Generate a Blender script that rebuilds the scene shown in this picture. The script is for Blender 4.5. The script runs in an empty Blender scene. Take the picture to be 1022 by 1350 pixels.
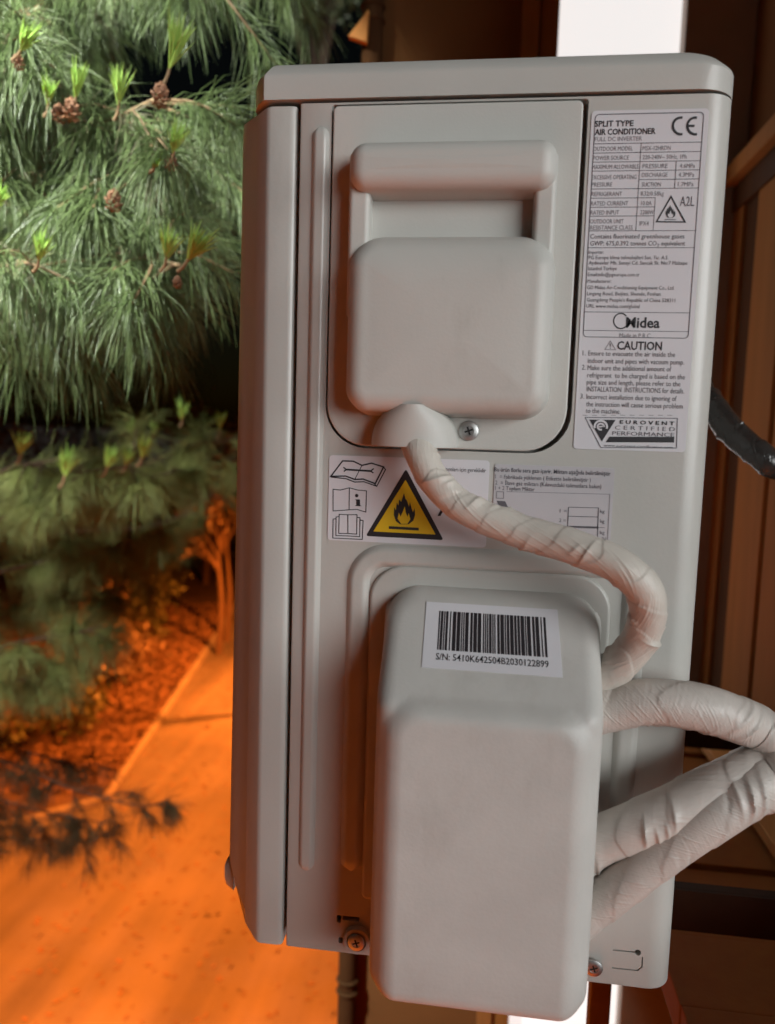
import bpy, bmesh, math, random
import numpy as np
from mathutils import Vector, Matrix, noise, geometry
R = math.radians
rng = random.Random(7)
nr = np.random.default_rng(11)
sc = bpy.context.scene
col = sc.collection

# ------------------------------------------------------------------ camera
H = 7.2                       # camera height above the street
CD = 0.48                     # camera distance from the unit's side panel (plane y = 0)
F = 1014.0                    # focal length in pixels of the 1022 x 1350 frame
AX = Vector((0.99084485, 0.04348575, -0.12781029))      # world X, (down) and Y seen from the camera (right, down, forward)
AD = Vector((-0.03019883, 0.99410656, 0.10411614))
AY = Vector((0.13158462, -0.09930322, 0.98631859))
cam = bpy.data.cameras.new("Camera")
camo = bpy.data.objects.new("Camera", cam); col.objects.link(camo)
cam.sensor_fit = 'VERTICAL'; cam.sensor_height = 36.0; cam.lens = F / 1350 * 36
cam.clip_start = 0.02; cam.clip_end = 2000
cr = Vector((AX.x, AY.x, -AD.x)); cd = Vector((AX.y, AY.y, -AD.y)); cf = Vector((AX.z, AY.z, -AD.z))
camo.matrix_world = Matrix(((cr.x, -cd.x, -cf.x, 0), (cr.y, -cd.y, -cf.y, -CD), (cr.z, -cd.z, -cf.z, H), (0, 0, 0, 1)))
cam.dof.use_dof = True; cam.dof.focus_distance = 0.52; cam.dof.aperture_fstop = 6.0
sc.camera = camo

# ------------------------------------------------------------------ sky, key light, exposure
SUN_AZ, SUN_EL = 49.0, 2.0
w = bpy.data.worlds.new("World"); sc.world = w; w.use_nodes = True
nt = w.node_tree
sky = nt.nodes.new('ShaderNodeTexSky'); sky.sky_type = 'NISHITA'; sky.sun_disc = False
sky.sun_elevation = R(SUN_EL); sky.sun_rotation = R(180 - SUN_AZ)
nt.links.new(sky.outputs[0], nt.nodes['Background'].inputs[0])
nt.nodes['Background'].inputs[1].default_value = 0.002
sun = bpy.data.lights.new("Sun", 'SUN'); sun.energy = 4.2; sun.angle = R(44); sun.color = (0.95, 0.99, 0.99)  # sun lamp stands in for the unseen room light from the right
suno = bpy.data.objects.new("Sun", sun); col.objects.link(suno)
tol = Vector((math.sin(R(SUN_AZ)) * math.cos(R(SUN_EL)), -math.cos(R(SUN_AZ)) * math.cos(R(SUN_EL)), math.sin(R(SUN_EL))))
suno.rotation_euler = tol.to_track_quat('Z', 'Y').to_euler(); suno.location = (3, -3, H + 1)
sc.view_settings.view_transform = 'Standard'; sc.view_settings.look = 'None'
sc.view_settings.exposure = 0.0; sc.view_settings.gamma = 1.0; sc.view_settings.use_curve_mapping = False
sc.render.engine = 'CYCLES'
sc.cycles.use_denoising = True
sc.cycles.max_bounces = 6; sc.cycles.diffuse_bounces = 3; sc.cycles.glossy_bounces = 3
sc.cycles.sample_clamp_indirect = 4.0; sc.cycles.caustics_reflective = False; sc.cycles.caustics_refractive = False

# ------------------------------------------------------------------ measuring helpers
def ray(u, v):
    c = Vector((u - 511, v - 675, F))
    return Vector((c.dot(AX), c.dot(AY), -c.dot(AD)))
def P(u, v, y=0.0):                       # the place at depth y that is seen at (u, v)
    r = ray(u, v); t = (y + CD) / r.y
    return Vector((r.x * t, y, H + r.z * t))
def G(u, v, z=0.0):                       # the place on the ground
    r = ray(u, v); t = (z - H) / r.z
    return Vector((r.x * t, r.y * t - CD, z))
def PX(u, v, x):                          # the place on a plane of constant x
    r = ray(u, v); t = x / r.x
    return Vector((x, r.y * t - CD, H + r.z * t))

# ------------------------------------------------------------------ materials
MATS = {}
def mat(name, c, rough=0.5, metal=0.0, var=0.0, vscale=20.0, bump=0.0, bscale=300.0, spec=0.5, c2=None, emit=None, est=1.0, coat=0.0, stretch=None, grime=0.0):
    m = bpy.data.materials.new(name); m.use_nodes = True
    n = m.node_tree.nodes; l = m.node_tree.links; b = n['Principled BSDF']
    b.inputs['Base Color'].default_value = (*c, 1); b.inputs['Roughness'].default_value = rough
    b.inputs['Metallic'].default_value = metal; b.inputs['Specular IOR Level'].default_value = spec
    if coat: b.inputs['Coat Weight'].default_value = coat; b.inputs['Coat Roughness'].default_value = 0.2
    tc = n.new('ShaderNodeTexCoord'); mp = n.new('ShaderNodeMapping'); l.new(tc.outputs['Object'], mp.inputs[0])
    if stretch: mp.inputs['Scale'].default_value = stretch
    if var or c2:
        t = n.new('ShaderNodeTexNoise'); t.inputs['Scale'].default_value = vscale; t.inputs['Detail'].default_value = 6; t.inputs['Roughness'].default_value = 0.6
        l.new(mp.outputs[0], t.inputs['Vector'])
        rp = n.new('ShaderNodeValToRGB'); l.new(t.outputs[0], rp.inputs[0])
        a = c2 or tuple(x * (1 - var) for x in c)
        bb = c if c2 else tuple(min(1, x * (1 + var)) for x in c)
        rp.color_ramp.elements[0].position = 0.32; rp.color_ramp.elements[1].position = 0.68
        rp.color_ramp.elements[0].color = (*a, 1); rp.color_ramp.elements[1].color = (*bb, 1)
        l.new(rp.outputs[0], b.inputs['Base Color'])
        mr = n.new('ShaderNodeMapRange'); l.new(t.outputs[0], mr.inputs[0])
        mr.inputs[3].default_value = max(0.02, rough - 0.08); mr.inputs[4].default_value = min(1, rough + 0.08)
        l.new(mr.outputs[0], b.inputs['Roughness'])
    if grime:
        tg = n.new('ShaderNodeTexNoise'); tg.inputs['Scale'].default_value = 7.0; tg.inputs['Detail'].default_value = 9; tg.inputs['Roughness'].default_value = 0.72
        mg = n.new('ShaderNodeMapping'); mg.inputs['Scale'].default_value = (1.6, 1.6, 0.7); l.new(tc.outputs['Object'], mg.inputs[0]); l.new(mg.outputs[0], tg.inputs['Vector'])
        rg = n.new('ShaderNodeValToRGB'); l.new(tg.outputs[0], rg.inputs[0])
        rg.color_ramp.elements[0].position = 0.54; rg.color_ramp.elements[0].color = (1, 1, 1, 1); rg.color_ramp.elements[1].position = 0.74; rg.color_ramp.elements[1].color = (1 - grime, 1 - grime * 1.08, 1 - grime * 1.2, 1)
        mm = n.new('ShaderNodeMix'); mm.data_type = 'RGBA'; mm.blend_type = 'MULTIPLY'; mm.inputs[0].default_value = 1
        l.new(rp.outputs[0], mm.inputs[6]); l.new(rg.outputs[0], mm.inputs[7]); l.new(mm.outputs[2], b.inputs['Base Color'])
    if bump:
        t2 = n.new('ShaderNodeTexNoise'); t2.inputs['Scale'].default_value = bscale; t2.inputs['Detail'].default_value = 4
        l.new(mp.outputs[0], t2.inputs['Vector'])
        bp = n.new('ShaderNodeBump'); bp.inputs['Strength'].default_value = bump; bp.inputs['Distance'].default_value = 0.002
        l.new(t2.outputs[0], bp.inputs['Height']); l.new(bp.outputs[0], b.inputs['Normal'])
    if emit: b.inputs['Emission Color'].default_value = (*emit, 1); b.inputs['Emission Strength'].default_value = est
    MATS[name] = m; return m
mat('steel_paint', (0.50, 0.488, 0.455), 0.32, var=0.03, vscale=14, bump=0.05, bscale=420, grime=0.13)
mat('plastic', (0.54, 0.53, 0.495), 0.50, var=0.03, vscale=9, bump=0.06, bscale=600, grime=0.16)
mat('cover_plastic', (0.54, 0.525, 0.495), 0.5, var=0.05, vscale=24, bump=0.07, bscale=520, grime=0.15)
mat('void', (0.015, 0.014, 0.013), 0.8)
mat('sticker', (0.66, 0.65, 0.68), 0.42, var=0.015, vscale=30)
mat('sticker_film', (0.50, 0.48, 0.50), 0.3, var=0.03, vscale=30)
mat('ink', (0.02, 0.018, 0.022), 0.5)
mat('ink_grey', (0.10, 0.095, 0.11), 0.5)
mat('ink_light', (0.22, 0.21, 0.23), 0.5)
mat('yellow', (0.72, 0.48, 0.02), 0.4)
mat('screw_steel', (0.50, 0.50, 0.49), 0.42, metal=1.0, var=0.2, vscale=200)
mat('tape', (0.60, 0.55, 0.49), 0.46, var=0.07, vscale=60, bump=0.05, bscale=160, coat=0.05)
mat('tape_pink', (0.57, 0.515, 0.47), 0.46, var=0.07, vscale=50, bump=0.05, bscale=160, coat=0.05)
mat('black_foil', (0.03, 0.026, 0.024), 0.18, var=0.3, vscale=60, bump=0.3, bscale=90)
mat('wall_brown', (0.17, 0.072, 0.026), 0.85, spec=0.1, var=0.15, vscale=3, bump=0.2, bscale=150)
mat('board_brown', (0.46, 0.19, 0.055), 0.75, spec=0.1, c2=(0.38, 0.155, 0.044), vscale=6, bump=0.15, bscale=60, stretch=(6, 6, 0.6))
mat('board_dark', (0.11, 0.046, 0.017), 0.7, spec=0.12, c2=(0.08, 0.033, 0.012), vscale=6, bump=0.15, bscale=60, stretch=(6, 6, 0.6))
mat('board_light', (0.36, 0.15, 0.04), 0.6, spec=0.12, c2=(0.32, 0.125, 0.034), vscale=6, bump=0.15, bscale=60, stretch=(6, 6, 0.6))
mat('ledge_orange', (0.75, 0.40, 0.14), 0.5, var=0.1)
mat('frame_wood', (0.40, 0.17, 0.05), 0.6, c2=(0.30, 0.125, 0.035), vscale=6, bump=0.1, bscale=60, stretch=(8, 8, 0.5))
mat('pane_lit', (0.8, 0.8, 0.8), 0.4, emit=(1.0, 0.98, 0.965), est=0.86)
mat('jamb_grey', (0.34, 0.25, 0.19), 0.5, var=0.05)
mat('pipe_brown', (0.07, 0.030, 0.012), 0.85, spec=0.1, var=0.1, vscale=8)
mat('awning', (0.62, 0.24, 0.05), 0.7, var=0.08, vscale=40)
mat('bracket', (0.20, 0.085, 0.03), 0.4, var=0.2, vscale=30)
mat('arm_dark', (0.035, 0.016, 0.008), 0.7, var=0.2, vscale=30, spec=0.2)
mat('bark', (0.12, 0.075, 0.045), 0.85, c2=(0.06, 0.038, 0.025), vscale=25, bump=0.6, bscale=60)
mat('bud', (0.26, 0.12, 0.06), 0.7, c2=(0.13, 0.055, 0.03), vscale=120)
mat('twig', (0.30, 0.20, 0.11), 0.7, c2=(0.18, 0.11, 0.06), vscale=80)
mat('needle', (0.165, 0.225, 0.09), 0.36, c2=(0.075, 0.115, 0.04), vscale=22)
mat('needle_far', (0.26, 0.29, 0.095), 0.5, c2=(0.16, 0.19, 0.055), vscale=9)
mat('needle_young', (0.42, 0.62, 0.16), 0.4, c2=(0.30, 0.50, 0.10), vscale=40)
mat('needle_dry', (0.24, 0.22, 0.14), 0.5, c2=(0.15, 0.14, 0.08), vscale=20)
mat('needle_low_shaded', (0.10, 0.075, 0.03), 0.6, c2=(0.05, 0.04, 0.018), vscale=9)  # low branch needles, the shade there painted into a darker brown
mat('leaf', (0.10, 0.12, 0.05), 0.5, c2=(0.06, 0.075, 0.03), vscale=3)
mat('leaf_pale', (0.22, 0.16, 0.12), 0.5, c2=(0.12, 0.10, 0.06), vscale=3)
mat('litter', (0.22, 0.13, 0.07), 0.8, c2=(0.11, 0.06, 0.03), vscale=2)
mat('soil', (0.10, 0.06, 0.035), 0.95, c2=(0.05, 0.03, 0.018), vscale=2.5, bump=0.8, bscale=8)
mat('concrete', (0.22, 0.20, 0.18), 0.85, var=0.18, vscale=1.2, bump=0.3, bscale=40)
mat('lamp_steel', (0.12, 0.12, 0.12), 0.4, metal=0.7)
mat('lamp_glow', (0.9, 0.6, 0.3), 0.4, emit=(1.0, 0.45, 0.08), est=12)
mat('led_glow', (0.9, 0.9, 0.9), 0.4, emit=(0.95, 1.0, 0.92), est=8)
mat('house', (0.25, 0.2, 0.16), 0.9, var=0.1, vscale=0.6)
for nm in ('tape', 'tape_pink', 'black_foil'):
    m = MATS[nm]; n = m.node_tree.nodes; l = m.node_tree.links; uvn = n.new('ShaderNodeUVMap'); prev = None
    for k, (rot, sx, sy, dist) in enumerate(((62, 420, 45, .0011), (78, 1100, 130, .00045), (-35, 300, 60, .0005))):
        mp = n.new('ShaderNodeMapping'); mp.inputs['Rotation'].default_value = (0, 0, R(rot)); mp.inputs['Scale'].default_value = (sx, sy, 1)
        mq = n.new('ShaderNodeMapping'); mq.inputs['Rotation'].default_value = (0, 0, R(rot)); l.new(uvn.outputs[0], mq.inputs[0])
        mp.inputs['Rotation'].default_value = (0, 0, 0); l.new(mq.outputs[0], mp.inputs[0])
        t = n.new('ShaderNodeTexNoise'); t.noise_type = 'RIDGED_MULTIFRACTAL' if k < 2 else 'FBM'; t.inputs['Scale'].default_value = 1.0; t.inputs['Detail'].default_value = 1.5; l.new(mp.outputs[0], t.inputs['Vector'])
        bp = n.new('ShaderNodeBump'); bp.inputs['Strength'].default_value = .55; bp.inputs['Distance'].default_value = dist
        l.new(t.outputs[0], bp.inputs['Height'])
        if prev: l.new(prev.outputs[0], bp.inputs['Normal'])
        prev = bp
    l.new(prev.outputs[0], n['Principled BSDF'].inputs['Normal'])
# asphalt with worn patches, tyre polish and stains; long streaks also paint in shadows
def asphalt():
    m = bpy.data.materials.new('asphalt'); m.use_nodes = True
    n = m.node_tree.nodes; l = m.node_tree.links; b = n['Principled BSDF']; b.inputs['Roughness'].default_value = 0.8
    tc = n.new('ShaderNodeTexCoord')
    def nz(s, d, mp=None):
        t = n.new('ShaderNodeTexNoise'); t.inputs['Scale'].default_value = s; t.inputs['Detail'].default_value = d
        if mp:
            q = n.new('ShaderNodeMapping'); q.inputs['Scale'].default_value = mp[0]; q.inputs['Rotation'].default_value = (0, 0, mp[1])
            l.new(tc.outputs['Object'], q.inputs[0]); l.new(q.outputs[0], t.inputs['Vector'])
        else: l.new(tc.outputs['Object'], t.inputs['Vector'])
        return t
    a, c, s = nz(0.35, 8), nz(40, 3), nz(0.8, 5, ((1.6, 0.12, 1), R(-12)))
    mx = n.new('ShaderNodeMix'); mx.data_type = 'FLOAT'; mx.inputs[0].default_value = 0.5
    l.new(a.outputs[0], mx.inputs[2]); l.new(s.outputs[0], mx.inputs[3])
    m2 = n.new('ShaderNodeMix'); m2.data_type = 'FLOAT'; m2.inputs[0].default_value = 0.12
    l.new(mx.outputs[0], m2.inputs[2]); l.new(c.outputs[0], m2.inputs[3])
    rp = n.new('ShaderNodeValToRGB'); l.new(m2.outputs[0], rp.inputs[0])
    e = rp.color_ramp.elements
    e[0].position = 0.38; e[0].color = (0.06, 0.055, 0.05, 1); e[1].position = 0.62; e[1].color = (0.18, 0.16, 0.14, 1)
    l.new(rp.outputs[0], b.inputs['Base Color'])
    bp = n.new('ShaderNodeBump'); bp.inputs['Strength'].default_value = 0.4; bp.inputs['Distance'].default_value = 0.01
    l.new(c.outputs[0], bp.inputs['Height']); l.new(bp.outputs[0], b.inputs['Normal'])
    MATS['asphalt'] = m
asphalt()

# ------------------------------------------------------------------ mesh helpers
class MB:
    def __init__(s): s.v = []; s.f = []
    def add(s, vs, fs):
        o = len(s.v); s.v += [tuple(q) for q in vs]; s.f += [tuple(i + o for i in q) for q in fs]; return s
    def box(s, a, b):
        x0, y0, z0 = a; x1, y1, z1 = b
        return s.add([(x0, y0, z0), (x1, y0, z0), (x1, y1, z0), (x0, y1, z0), (x0, y0, z1), (x1, y0, z1), (x1, y1, z1), (x0, y1, z1)],
                     [(0, 3, 2, 1), (4, 5, 6, 7), (0, 1, 5, 4), (1, 2, 6, 5), (2, 3, 7, 6), (3, 0, 4, 7)])
    def loops(s, L, cap0=False, cap1=False, closed=True):
        n = len(L[0]); o = len(s.v)
        for q in L: s.v += [tuple(p) for p in q]
        for k in range(len(L) - 1):
            for i in range(n if closed else n - 1):
                j = (i + 1) % n; a = o + k * n
                s.f.append((a + i, a + j, a + n + j, a + n + i))
        if cap0: s.f.append(tuple(o + i for i in range(n - 1, -1, -1)))
        if cap1: s.f.append(tuple(o + (len(L) - 1) * n + i for i in range(n)))
        return s
    def build(s, name, m, parent=None, smooth=True, ang=32, kind=None, label=None, bevel=0, weld=False):
        me = bpy.data.meshes.new(name)
        off = Vector(parent['_o']) if parent is not None else Vector((0, 0, 0))
        a = np.array(s.v, dtype=float).reshape(-1, 3) - np.array(off)
        me.from_pydata(a.tolist(), [], s.f); me.validate(); me.update()
        bm = bmesh.new(); bm.from_mesh(me)
        if weld: bmesh.ops.remove_doubles(bm, verts=bm.verts, dist=2e-6)
        bmesh.ops.recalc_face_normals(bm, faces=bm.faces)
        if bevel:
            bmesh.ops.bevel(bm, geom=[e for e in bm.edges if len(e.link_faces) == 2 and e.calc_face_angle(0) > 0.6], offset=bevel, segments=2, affect='EDGES', profile=0.7)
        bm.to_mesh(me); bm.free()
        if smooth:
            me.polygons.foreach_set('use_smooth', [True] * len(me.polygons)); me.set_sharp_from_angle(angle=R(ang))
        me.materials.append(MATS[m])
        return link(name, me, parent, kind, label)
def link(name, me, parent=None, kind=None, label=None):
    o = bpy.data.objects.new(name, me); col.objects.link(o)
    if parent is not None:
        o.parent = parent; o['_o'] = parent['_o']
    else: o['_o'] = (0.0, 0.0, 0.0)
    if kind: o['kind'] = kind
    if label: o['label'] = label
    return o
def thing(name, loc, label, cat, group=None):
    o = bpy.data.objects.new(name, None); col.objects.link(o); o.location = loc; o.empty_display_size = 0.05
    o['_o'] = tuple(loc); o['label'] = label; o['category'] = cat
    if group: o['group'] = group
    return o
def tag(o, label, cat, group=None):
    o['label'] = label; o['category'] = cat
    if group: o['group'] = group
    return o
def rrect(x0, x1, z0, z1, r, n=8, sd=0):
    """rounded rectangle, counter-clockwise from bottom-left; r = (bl, br, tr, tl)"""
    if not isinstance(r, (tuple, list)): r = (r,) * 4
    pts = []
    for (cx, cz, rr, a0) in ((x0 + r[0], z0 + r[0], r[0], 180), (x1 - r[1], z0 + r[1], r[1], 270), (x1 - r[2], z1 - r[2], r[2], 0), (x0 + r[3], z1 - r[3], r[3], 90)):
        for k in range(n + 1):
            a = R(a0 + 90 * k / n); pts.append((cx + rr * math.cos(a), cz + rr * math.sin(a)))
    if sd:
        out = []; m_ = n + 1
        for i, p in enumerate(pts):
            out.append(p)
            if i % m_ == m_ - 1:
                q = pts[(i + 1) % len(pts)]
                out += [(p[0] + (q[0] - p[0]) * k / sd, p[1] + (q[1] - p[1]) * k / sd) for k in range(1, sd)]
        pts = out
    return pts
def pillow(mb, x0, x1, z0, z1, r, h, fil, draft=0.0, dome=0.0, base=0.0, n=8, nf=6, sd=0, caps=(0.9, 0.75, 0.55, 0.3)):
    """rounded slab standing h(x,z) off the panel, with a filleted rim"""
    hf = h if callable(h) else (lambda x, z: h)
    if not isinstance(r, (tuple, list)): r = (r,) * 4
    def ring(ins, drop, fixed=None):
        rr = tuple(max(0.0006, q - ins) for q in r)
        q = rrect(x0 + ins, x1 - ins, z0 + ins, z1 - ins, rr, n, sd)
        return [(x, fixed if fixed is not None else -(hf(x, z) - drop), z) for x, z in q]
    L = [ring(-draft, 0, fixed=-base)]
    L.append(ring(-draft * 0.25, fil * 1.6))
    for k in range(nf + 1):
        a = math.pi / 2 * k / nf
        L.append(ring(fil * (1 - math.cos(a)), fil * (1 - math.sin(a))))
    L.append(ring(fil * 1.08, 0))
    last = L[-1]; cx, cz = (x0 + x1) / 2, (z0 + z1) / 2
    for s_ in caps:
        q = []
        for (x, y, z) in last:
            X, Z = cx + (x - cx) * s_, cz + (z - cz) * s_
            q.append((X, -(hf(X, Z) + dome * (1 - s_ ** 2)), Z))
        L.append(q)
    return mb.loops(L, cap1=True)
def crom(pts, n):
    pts = [Vector(p) for p in pts]; q = [2 * pts[0] - pts[1]] + pts + [2 * pts[-1] - pts[-2]]; out = []
    for i in range(len(pts) - 1):
        a, b, c, d = q[i:i + 4]
        for k in range(n):
            t = k / n
            out.append(0.5 * ((2 * b) + (c - a) * t + (2 * a - 5 * b + 4 * c - d) * t * t + (3 * b - a - 3 * c + d) * t ** 3))
    out.append(pts[-1]); return out
def tube(mb, path, rad, seg=12, caps=True, up=Vector((0, 0, 1)), ref=None):
    """rad: number, or function (t 0..1, theta, s metres)"""
    n = len(path); L = []; s = 0; side = None
    tot = sum((path[i + 1] - path[i]).length for i in range(n - 1))
    for i in range(n):
        t = (path[min(i + 1, n - 1)] - path[max(i - 1, 0)]).normalized()
        if side is None and ref is not None: side = (ref - t * ref.dot(t)).normalized()
        elif side is None:
            side = t.cross(up if abs(t.dot(up)) < 0.95 else Vector((1, 0, 0))).normalized()
        else: side = (side - t * side.dot(t)).normalized()
        b = t.cross(side)
        if i: s += (path[i] - path[i - 1]).length
        ring = []
        for k in range(seg):
            a = 2 * math.pi * k / seg
            r = rad(s / tot, a, s) if callable(rad) else rad
            ring.append(path[i] + (side * math.cos(a) + b * math.sin(a)) * r)
        L.append(ring)
    return mb.loops(L, cap0=caps, cap1=caps)
def prism(mb, poly, y0, y1):
    """polygon of (x, z) pushed through from y0 to y1"""
    n = len(poly)
    return mb.add([(x, y0, z) for x, z in poly] + [(x, y1, z) for x, z in poly],
                  [tuple(range(n)), tuple(range(2 * n - 1, n - 1, -1))] + [(i, i + n, (i + 1) % n + n, (i + 1) % n) for i in range(n)])
def sheet(mb, outer, holes, y):
    vs = []; es = []
    for lp in [outer] + holes:
        o = len(vs); vs += [Vector(p) for p in lp]; es += [(o + i, o + (i + 1) % len(lp)) for i in range(len(lp))]
    V, _, Fs, *_r = geometry.delaunay_2d_cdt(vs, es, [], 0, 1e-7)
    def inside(p, lp):
        c = False
        for i in range(len(lp)):
            (x1, z1), (x2, z2) = lp[i], lp[i - 1]
            if (z1 > p.y) != (z2 > p.y) and p.x < (x2 - x1) * (p.y - z1) / (z2 - z1) + x1: c = not c
        return c
    keep = [f for f in Fs if not any(inside(sum((V[i] for i in f), Vector((0, 0))) / len(f), h_) for h_ in holes)]
    mb.add([(v.x, y, v.y) for v in V], [tuple(f) for f in keep])
    return mb

# ================================================================== THE STREET BELOW
def sheet_obj(name, poly, z, m, kind='structure', thick=0):
    mb = MB()
    if thick:
        n = len(poly)
        mb.add([(x, y, z) for x, y in poly] + [(x, y, z - thick) for x, y in poly], [tuple(range(n)), tuple(range(2 * n - 1, n - 1, -1))] + [(i, (i + 1) % n, (i + 1) % n + n, i + n) for i in range(n)])
    else: mb.add([(x, y, z) for x, y in poly], [tuple(range(len(poly)))])
    return mb.build(name, m, None, smooth=False, kind=kind)
sheet_obj('ground', [(-600, -300), (600, -300), (600, 900), (-600, 900)], -0.004, 'soil')
sheet_obj('road', [(-60, -60), (60, -60), (60, 200), (-60, 200)], 0.0, 'asphalt')
kc = G(146, 1058)                                    # the planting bed: its kerb runs away up the street, and turns left here
kf = G(262, 880); kd = (kc - kf).normalized(); kn = Vector((-kd.y, kd.x, 0))
if kn.x > 0: kn = -kn
kl = (G(0, 1098) - kc).normalized()
bed = [kc + (kn - kd) * .1, kc - kd * 70 + kn * .1, kc - kd * 70 + kn * 40, kc + kl * 40]
sheet_obj('planting_bed', [tuple(p[:2]) for p in bed], 0.05, 'soil')
kb_ = thing('kerb', tuple(kc), '', ''); kb_['kind'] = 'structure'
del kb_['category']; del kb_['label']
def kerb_run(a0, d_, n_, side):
    for i in range(n_):
        a = a0 + d_ * (i * 0.8 + 0.006); b = a0 + d_ * (i * 0.8 + 0.794)
        mb = MB(); hh = 0.12 + rng.uniform(-0.006, 0.006); q = [a, b, b + side * 0.15, a + side * 0.15]
        mb.add([(p.x, p.y, -0.003) for p in q] + [(p.x, p.y, hh) for p in q], [(0, 3, 2, 1), (4, 5, 6, 7), (0, 1, 5, 4), (1, 2, 6, 5), (2, 3, 7, 6), (3, 0, 4, 7)])
        mb.build('kerb_stone', 'concrete', kb_, smooth=False, bevel=0.015)
kerb_run(kc, -kd, 40, kn); kerb_run(kc + kl * .16, kl, 9, Vector((-kl.y, kl.x, 0)) if -kl.y * kd.x + kl.x * kd.y < 0 else Vector((kl.y, -kl.x, 0)))
ka = kc
# leaf litter and low growth on the bed
def leafmesh(name, pts, size, m, parent=None, kind=None, flat=0.0, seed=1):
    g = np.random.default_rng(seed); n = len(pts); pts = np.asarray(pts, float)
    a = g.normal(size=(n, 3)); a[:, 2] *= (1 - flat); a /= np.linalg.norm(a, axis=1)[:, None]
    b = g.normal(size=(n, 3)); b[:, 2] *= (1 - flat); b -= a * (a * b).sum(1)[:, None]; b /= np.linalg.norm(b, axis=1)[:, None]
    s = (size * g.uniform(0.6, 1.4, n))[:, None]
    v = np.stack([pts - a * s, pts + b * s * 0.4, pts + a * s, pts - b * s * 0.4], 1).reshape(-1, 3)
    off = np.array(parent['_o']) if parent is not None else 0
    me = bpy.data.meshes.new(name)
    me.vertices.add(4 * n); me.vertices.foreach_set('co', (v - off).ravel())
    me.loops.add(4 * n); me.loops.foreach_set('vertex_index', np.arange(4 * n, dtype=np.int32))
    me.polygons.add(n); me.polygons.foreach_set('loop_start', np.arange(0, 4 * n, 4, dtype=np.int32)); me.polygons.foreach_set('loop_total', np.full(n, 4, np.int32))
    me.update(); me.materials.append(MATS[m])
    return link(name, me, parent, kind)
pts = []
for i in range(16000):
    p = kc - kd * (0.2 + nr.uniform(0, 16)) + kn * (0.2 + abs(nr.normal()) * 3.0)
    pts.append((p.x, p.y, 0.06 + abs(nr.normal()) * 0.06))
leafmesh('leaf_litter', pts, 0.09, 'litter', kind='stuff', flat=0.6)
bpy.data.objects['leaf_litter']['label'] = 'dry leaf litter and low growth on the planting bed'

pts = []
for i in range(1500):                                # fallen needles and leaves on the roadway
    p = kc - kd * nr.uniform(-9, 14) - kn * (abs(nr.normal()) * 3.2 + .05); pts.append((p.x, p.y, .012))
leafmesh('fallen_leaves', pts, 0.05, 'litter', kind='stuff', flat=0.9, seed=3)
bpy.data.objects['fallen_leaves']['label'] = 'fallen leaves and needles scattered on the roadway'

def shrub(c, r, h, n, m, label, seed, group='shrubs on the planting bed'):
    t = thing('shrub', (c.x, c.y, 0), label, 'shrub', group)
    g = np.random.default_rng(seed); pts = []
    cl = [(g.normal(size=2) * r * 0.45, g.uniform(0.3, 1) * h) for _ in range(9)]
    for _ in range(n):
        (dx, dy), z = cl[g.integers(9)]; q = g.normal(size=3) * r * 0.26
        pts.append((c.x + dx + q[0], c.y + dy + q[1], max(0.05, z + q[2])))
    leafmesh('foliage', pts, 0.10, m, t, 'stuff', seed=seed)
    mb = MB()
    for (d, z) in cl: tube(mb, [Vector((c.x, c.y, 0)), Vector((c.x + d[0] * .6, c.y + d[1] * .6, z * .5)), Vector((c.x + d[0], c.y + d[1], z))], 0.02, 5)
    mb.build('stems', 'bark', t)
    return t
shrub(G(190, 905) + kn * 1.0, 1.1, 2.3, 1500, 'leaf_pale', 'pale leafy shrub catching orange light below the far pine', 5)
shrub(G(90, 985) + kn * 0.3, 0.9, 1.6, 1100, 'leaf', 'low dark shrub at the left edge of the planting bed', 6)
shrub(G(255, 850) + kn * 1.5, 1.2, 2.0, 1300, 'leaf', 'shrub at the far end of the kerb beside the unit', 9)

def far_tree(c, h, r, label, seed, n=3500, m='leaf', trunk_r=0.14, clear=0.35):
    t = thing('street_tree', (c.x, c.y, 0), label, 'tree', 'trees along the far side of the street')
    g = np.random.default_rng(seed)
    mb = MB(); tp = [Vector((c.x, c.y, 0)), Vector((c.x + .1, c.y, h * .25)), Vector((c.x - .05, c.y + .1, h * .5)), Vector((c.x + .1, c.y, h * .85))]
    tube(mb, crom(tp, 6), lambda q, a, s: trunk_r * (1 - 0.8 * q) * (1 + .08 * math.sin(3 * a + s)), 9); cl = []
    for k in range(16):
        z = h * g.uniform(clear, 1); a = g.uniform(0, 6.28); rr = r * g.uniform(.3, 1) * math.sqrt(max(.1, 1 - ((z / h - .65) / .45) ** 2))
        e = Vector((c.x + rr * math.cos(a), c.y + rr * math.sin(a), z)); cl.append(e)
        tube(mb, crom([Vector((c.x, c.y, z * .75)), (e + Vector((c.x, c.y, z * .8))) / 2, e], 3), lambda q, a, s: .045 * (1 - .8 * q), 5)
    mb.build('trunk', 'bark', t)
    pts = []
    for _ in range(n):
        e = cl[g.integers(16)]; q = g.normal(size=3) * r * .2; pts.append((e.x + q[0], e.y + q[1], e.z + q[2] * .8))
    leafmesh('crown', pts, 0.13, m, t, 'stuff', seed=seed)
    return t
for i, (u, d, h, r, lb) in enumerate([(40, 34, 9, 3.4, 'dark street tree behind the pines at the far left'),
                                      (170, 40, 10, 3.6, 'dark tall street tree behind the lower pine branches'),
                                      (262, 33, 7.5, 2.6, 'small street tree beside the left edge of the unit'),
                                      (-60, 26, 8, 3.0, 'dark street tree cut by the left edge of the picture'),
                                      (405, 30, 27, 3.6, 'tall dark tree seen above the lid of the unit')]):
    x = (u - 646) / F * d
    far_tree(Vector((x, d - CD, 0)), h, r, lb, 30 + i, n=3600 if i != 4 else 6000, clear=0.3 if i != 4 else 0.85)
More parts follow.
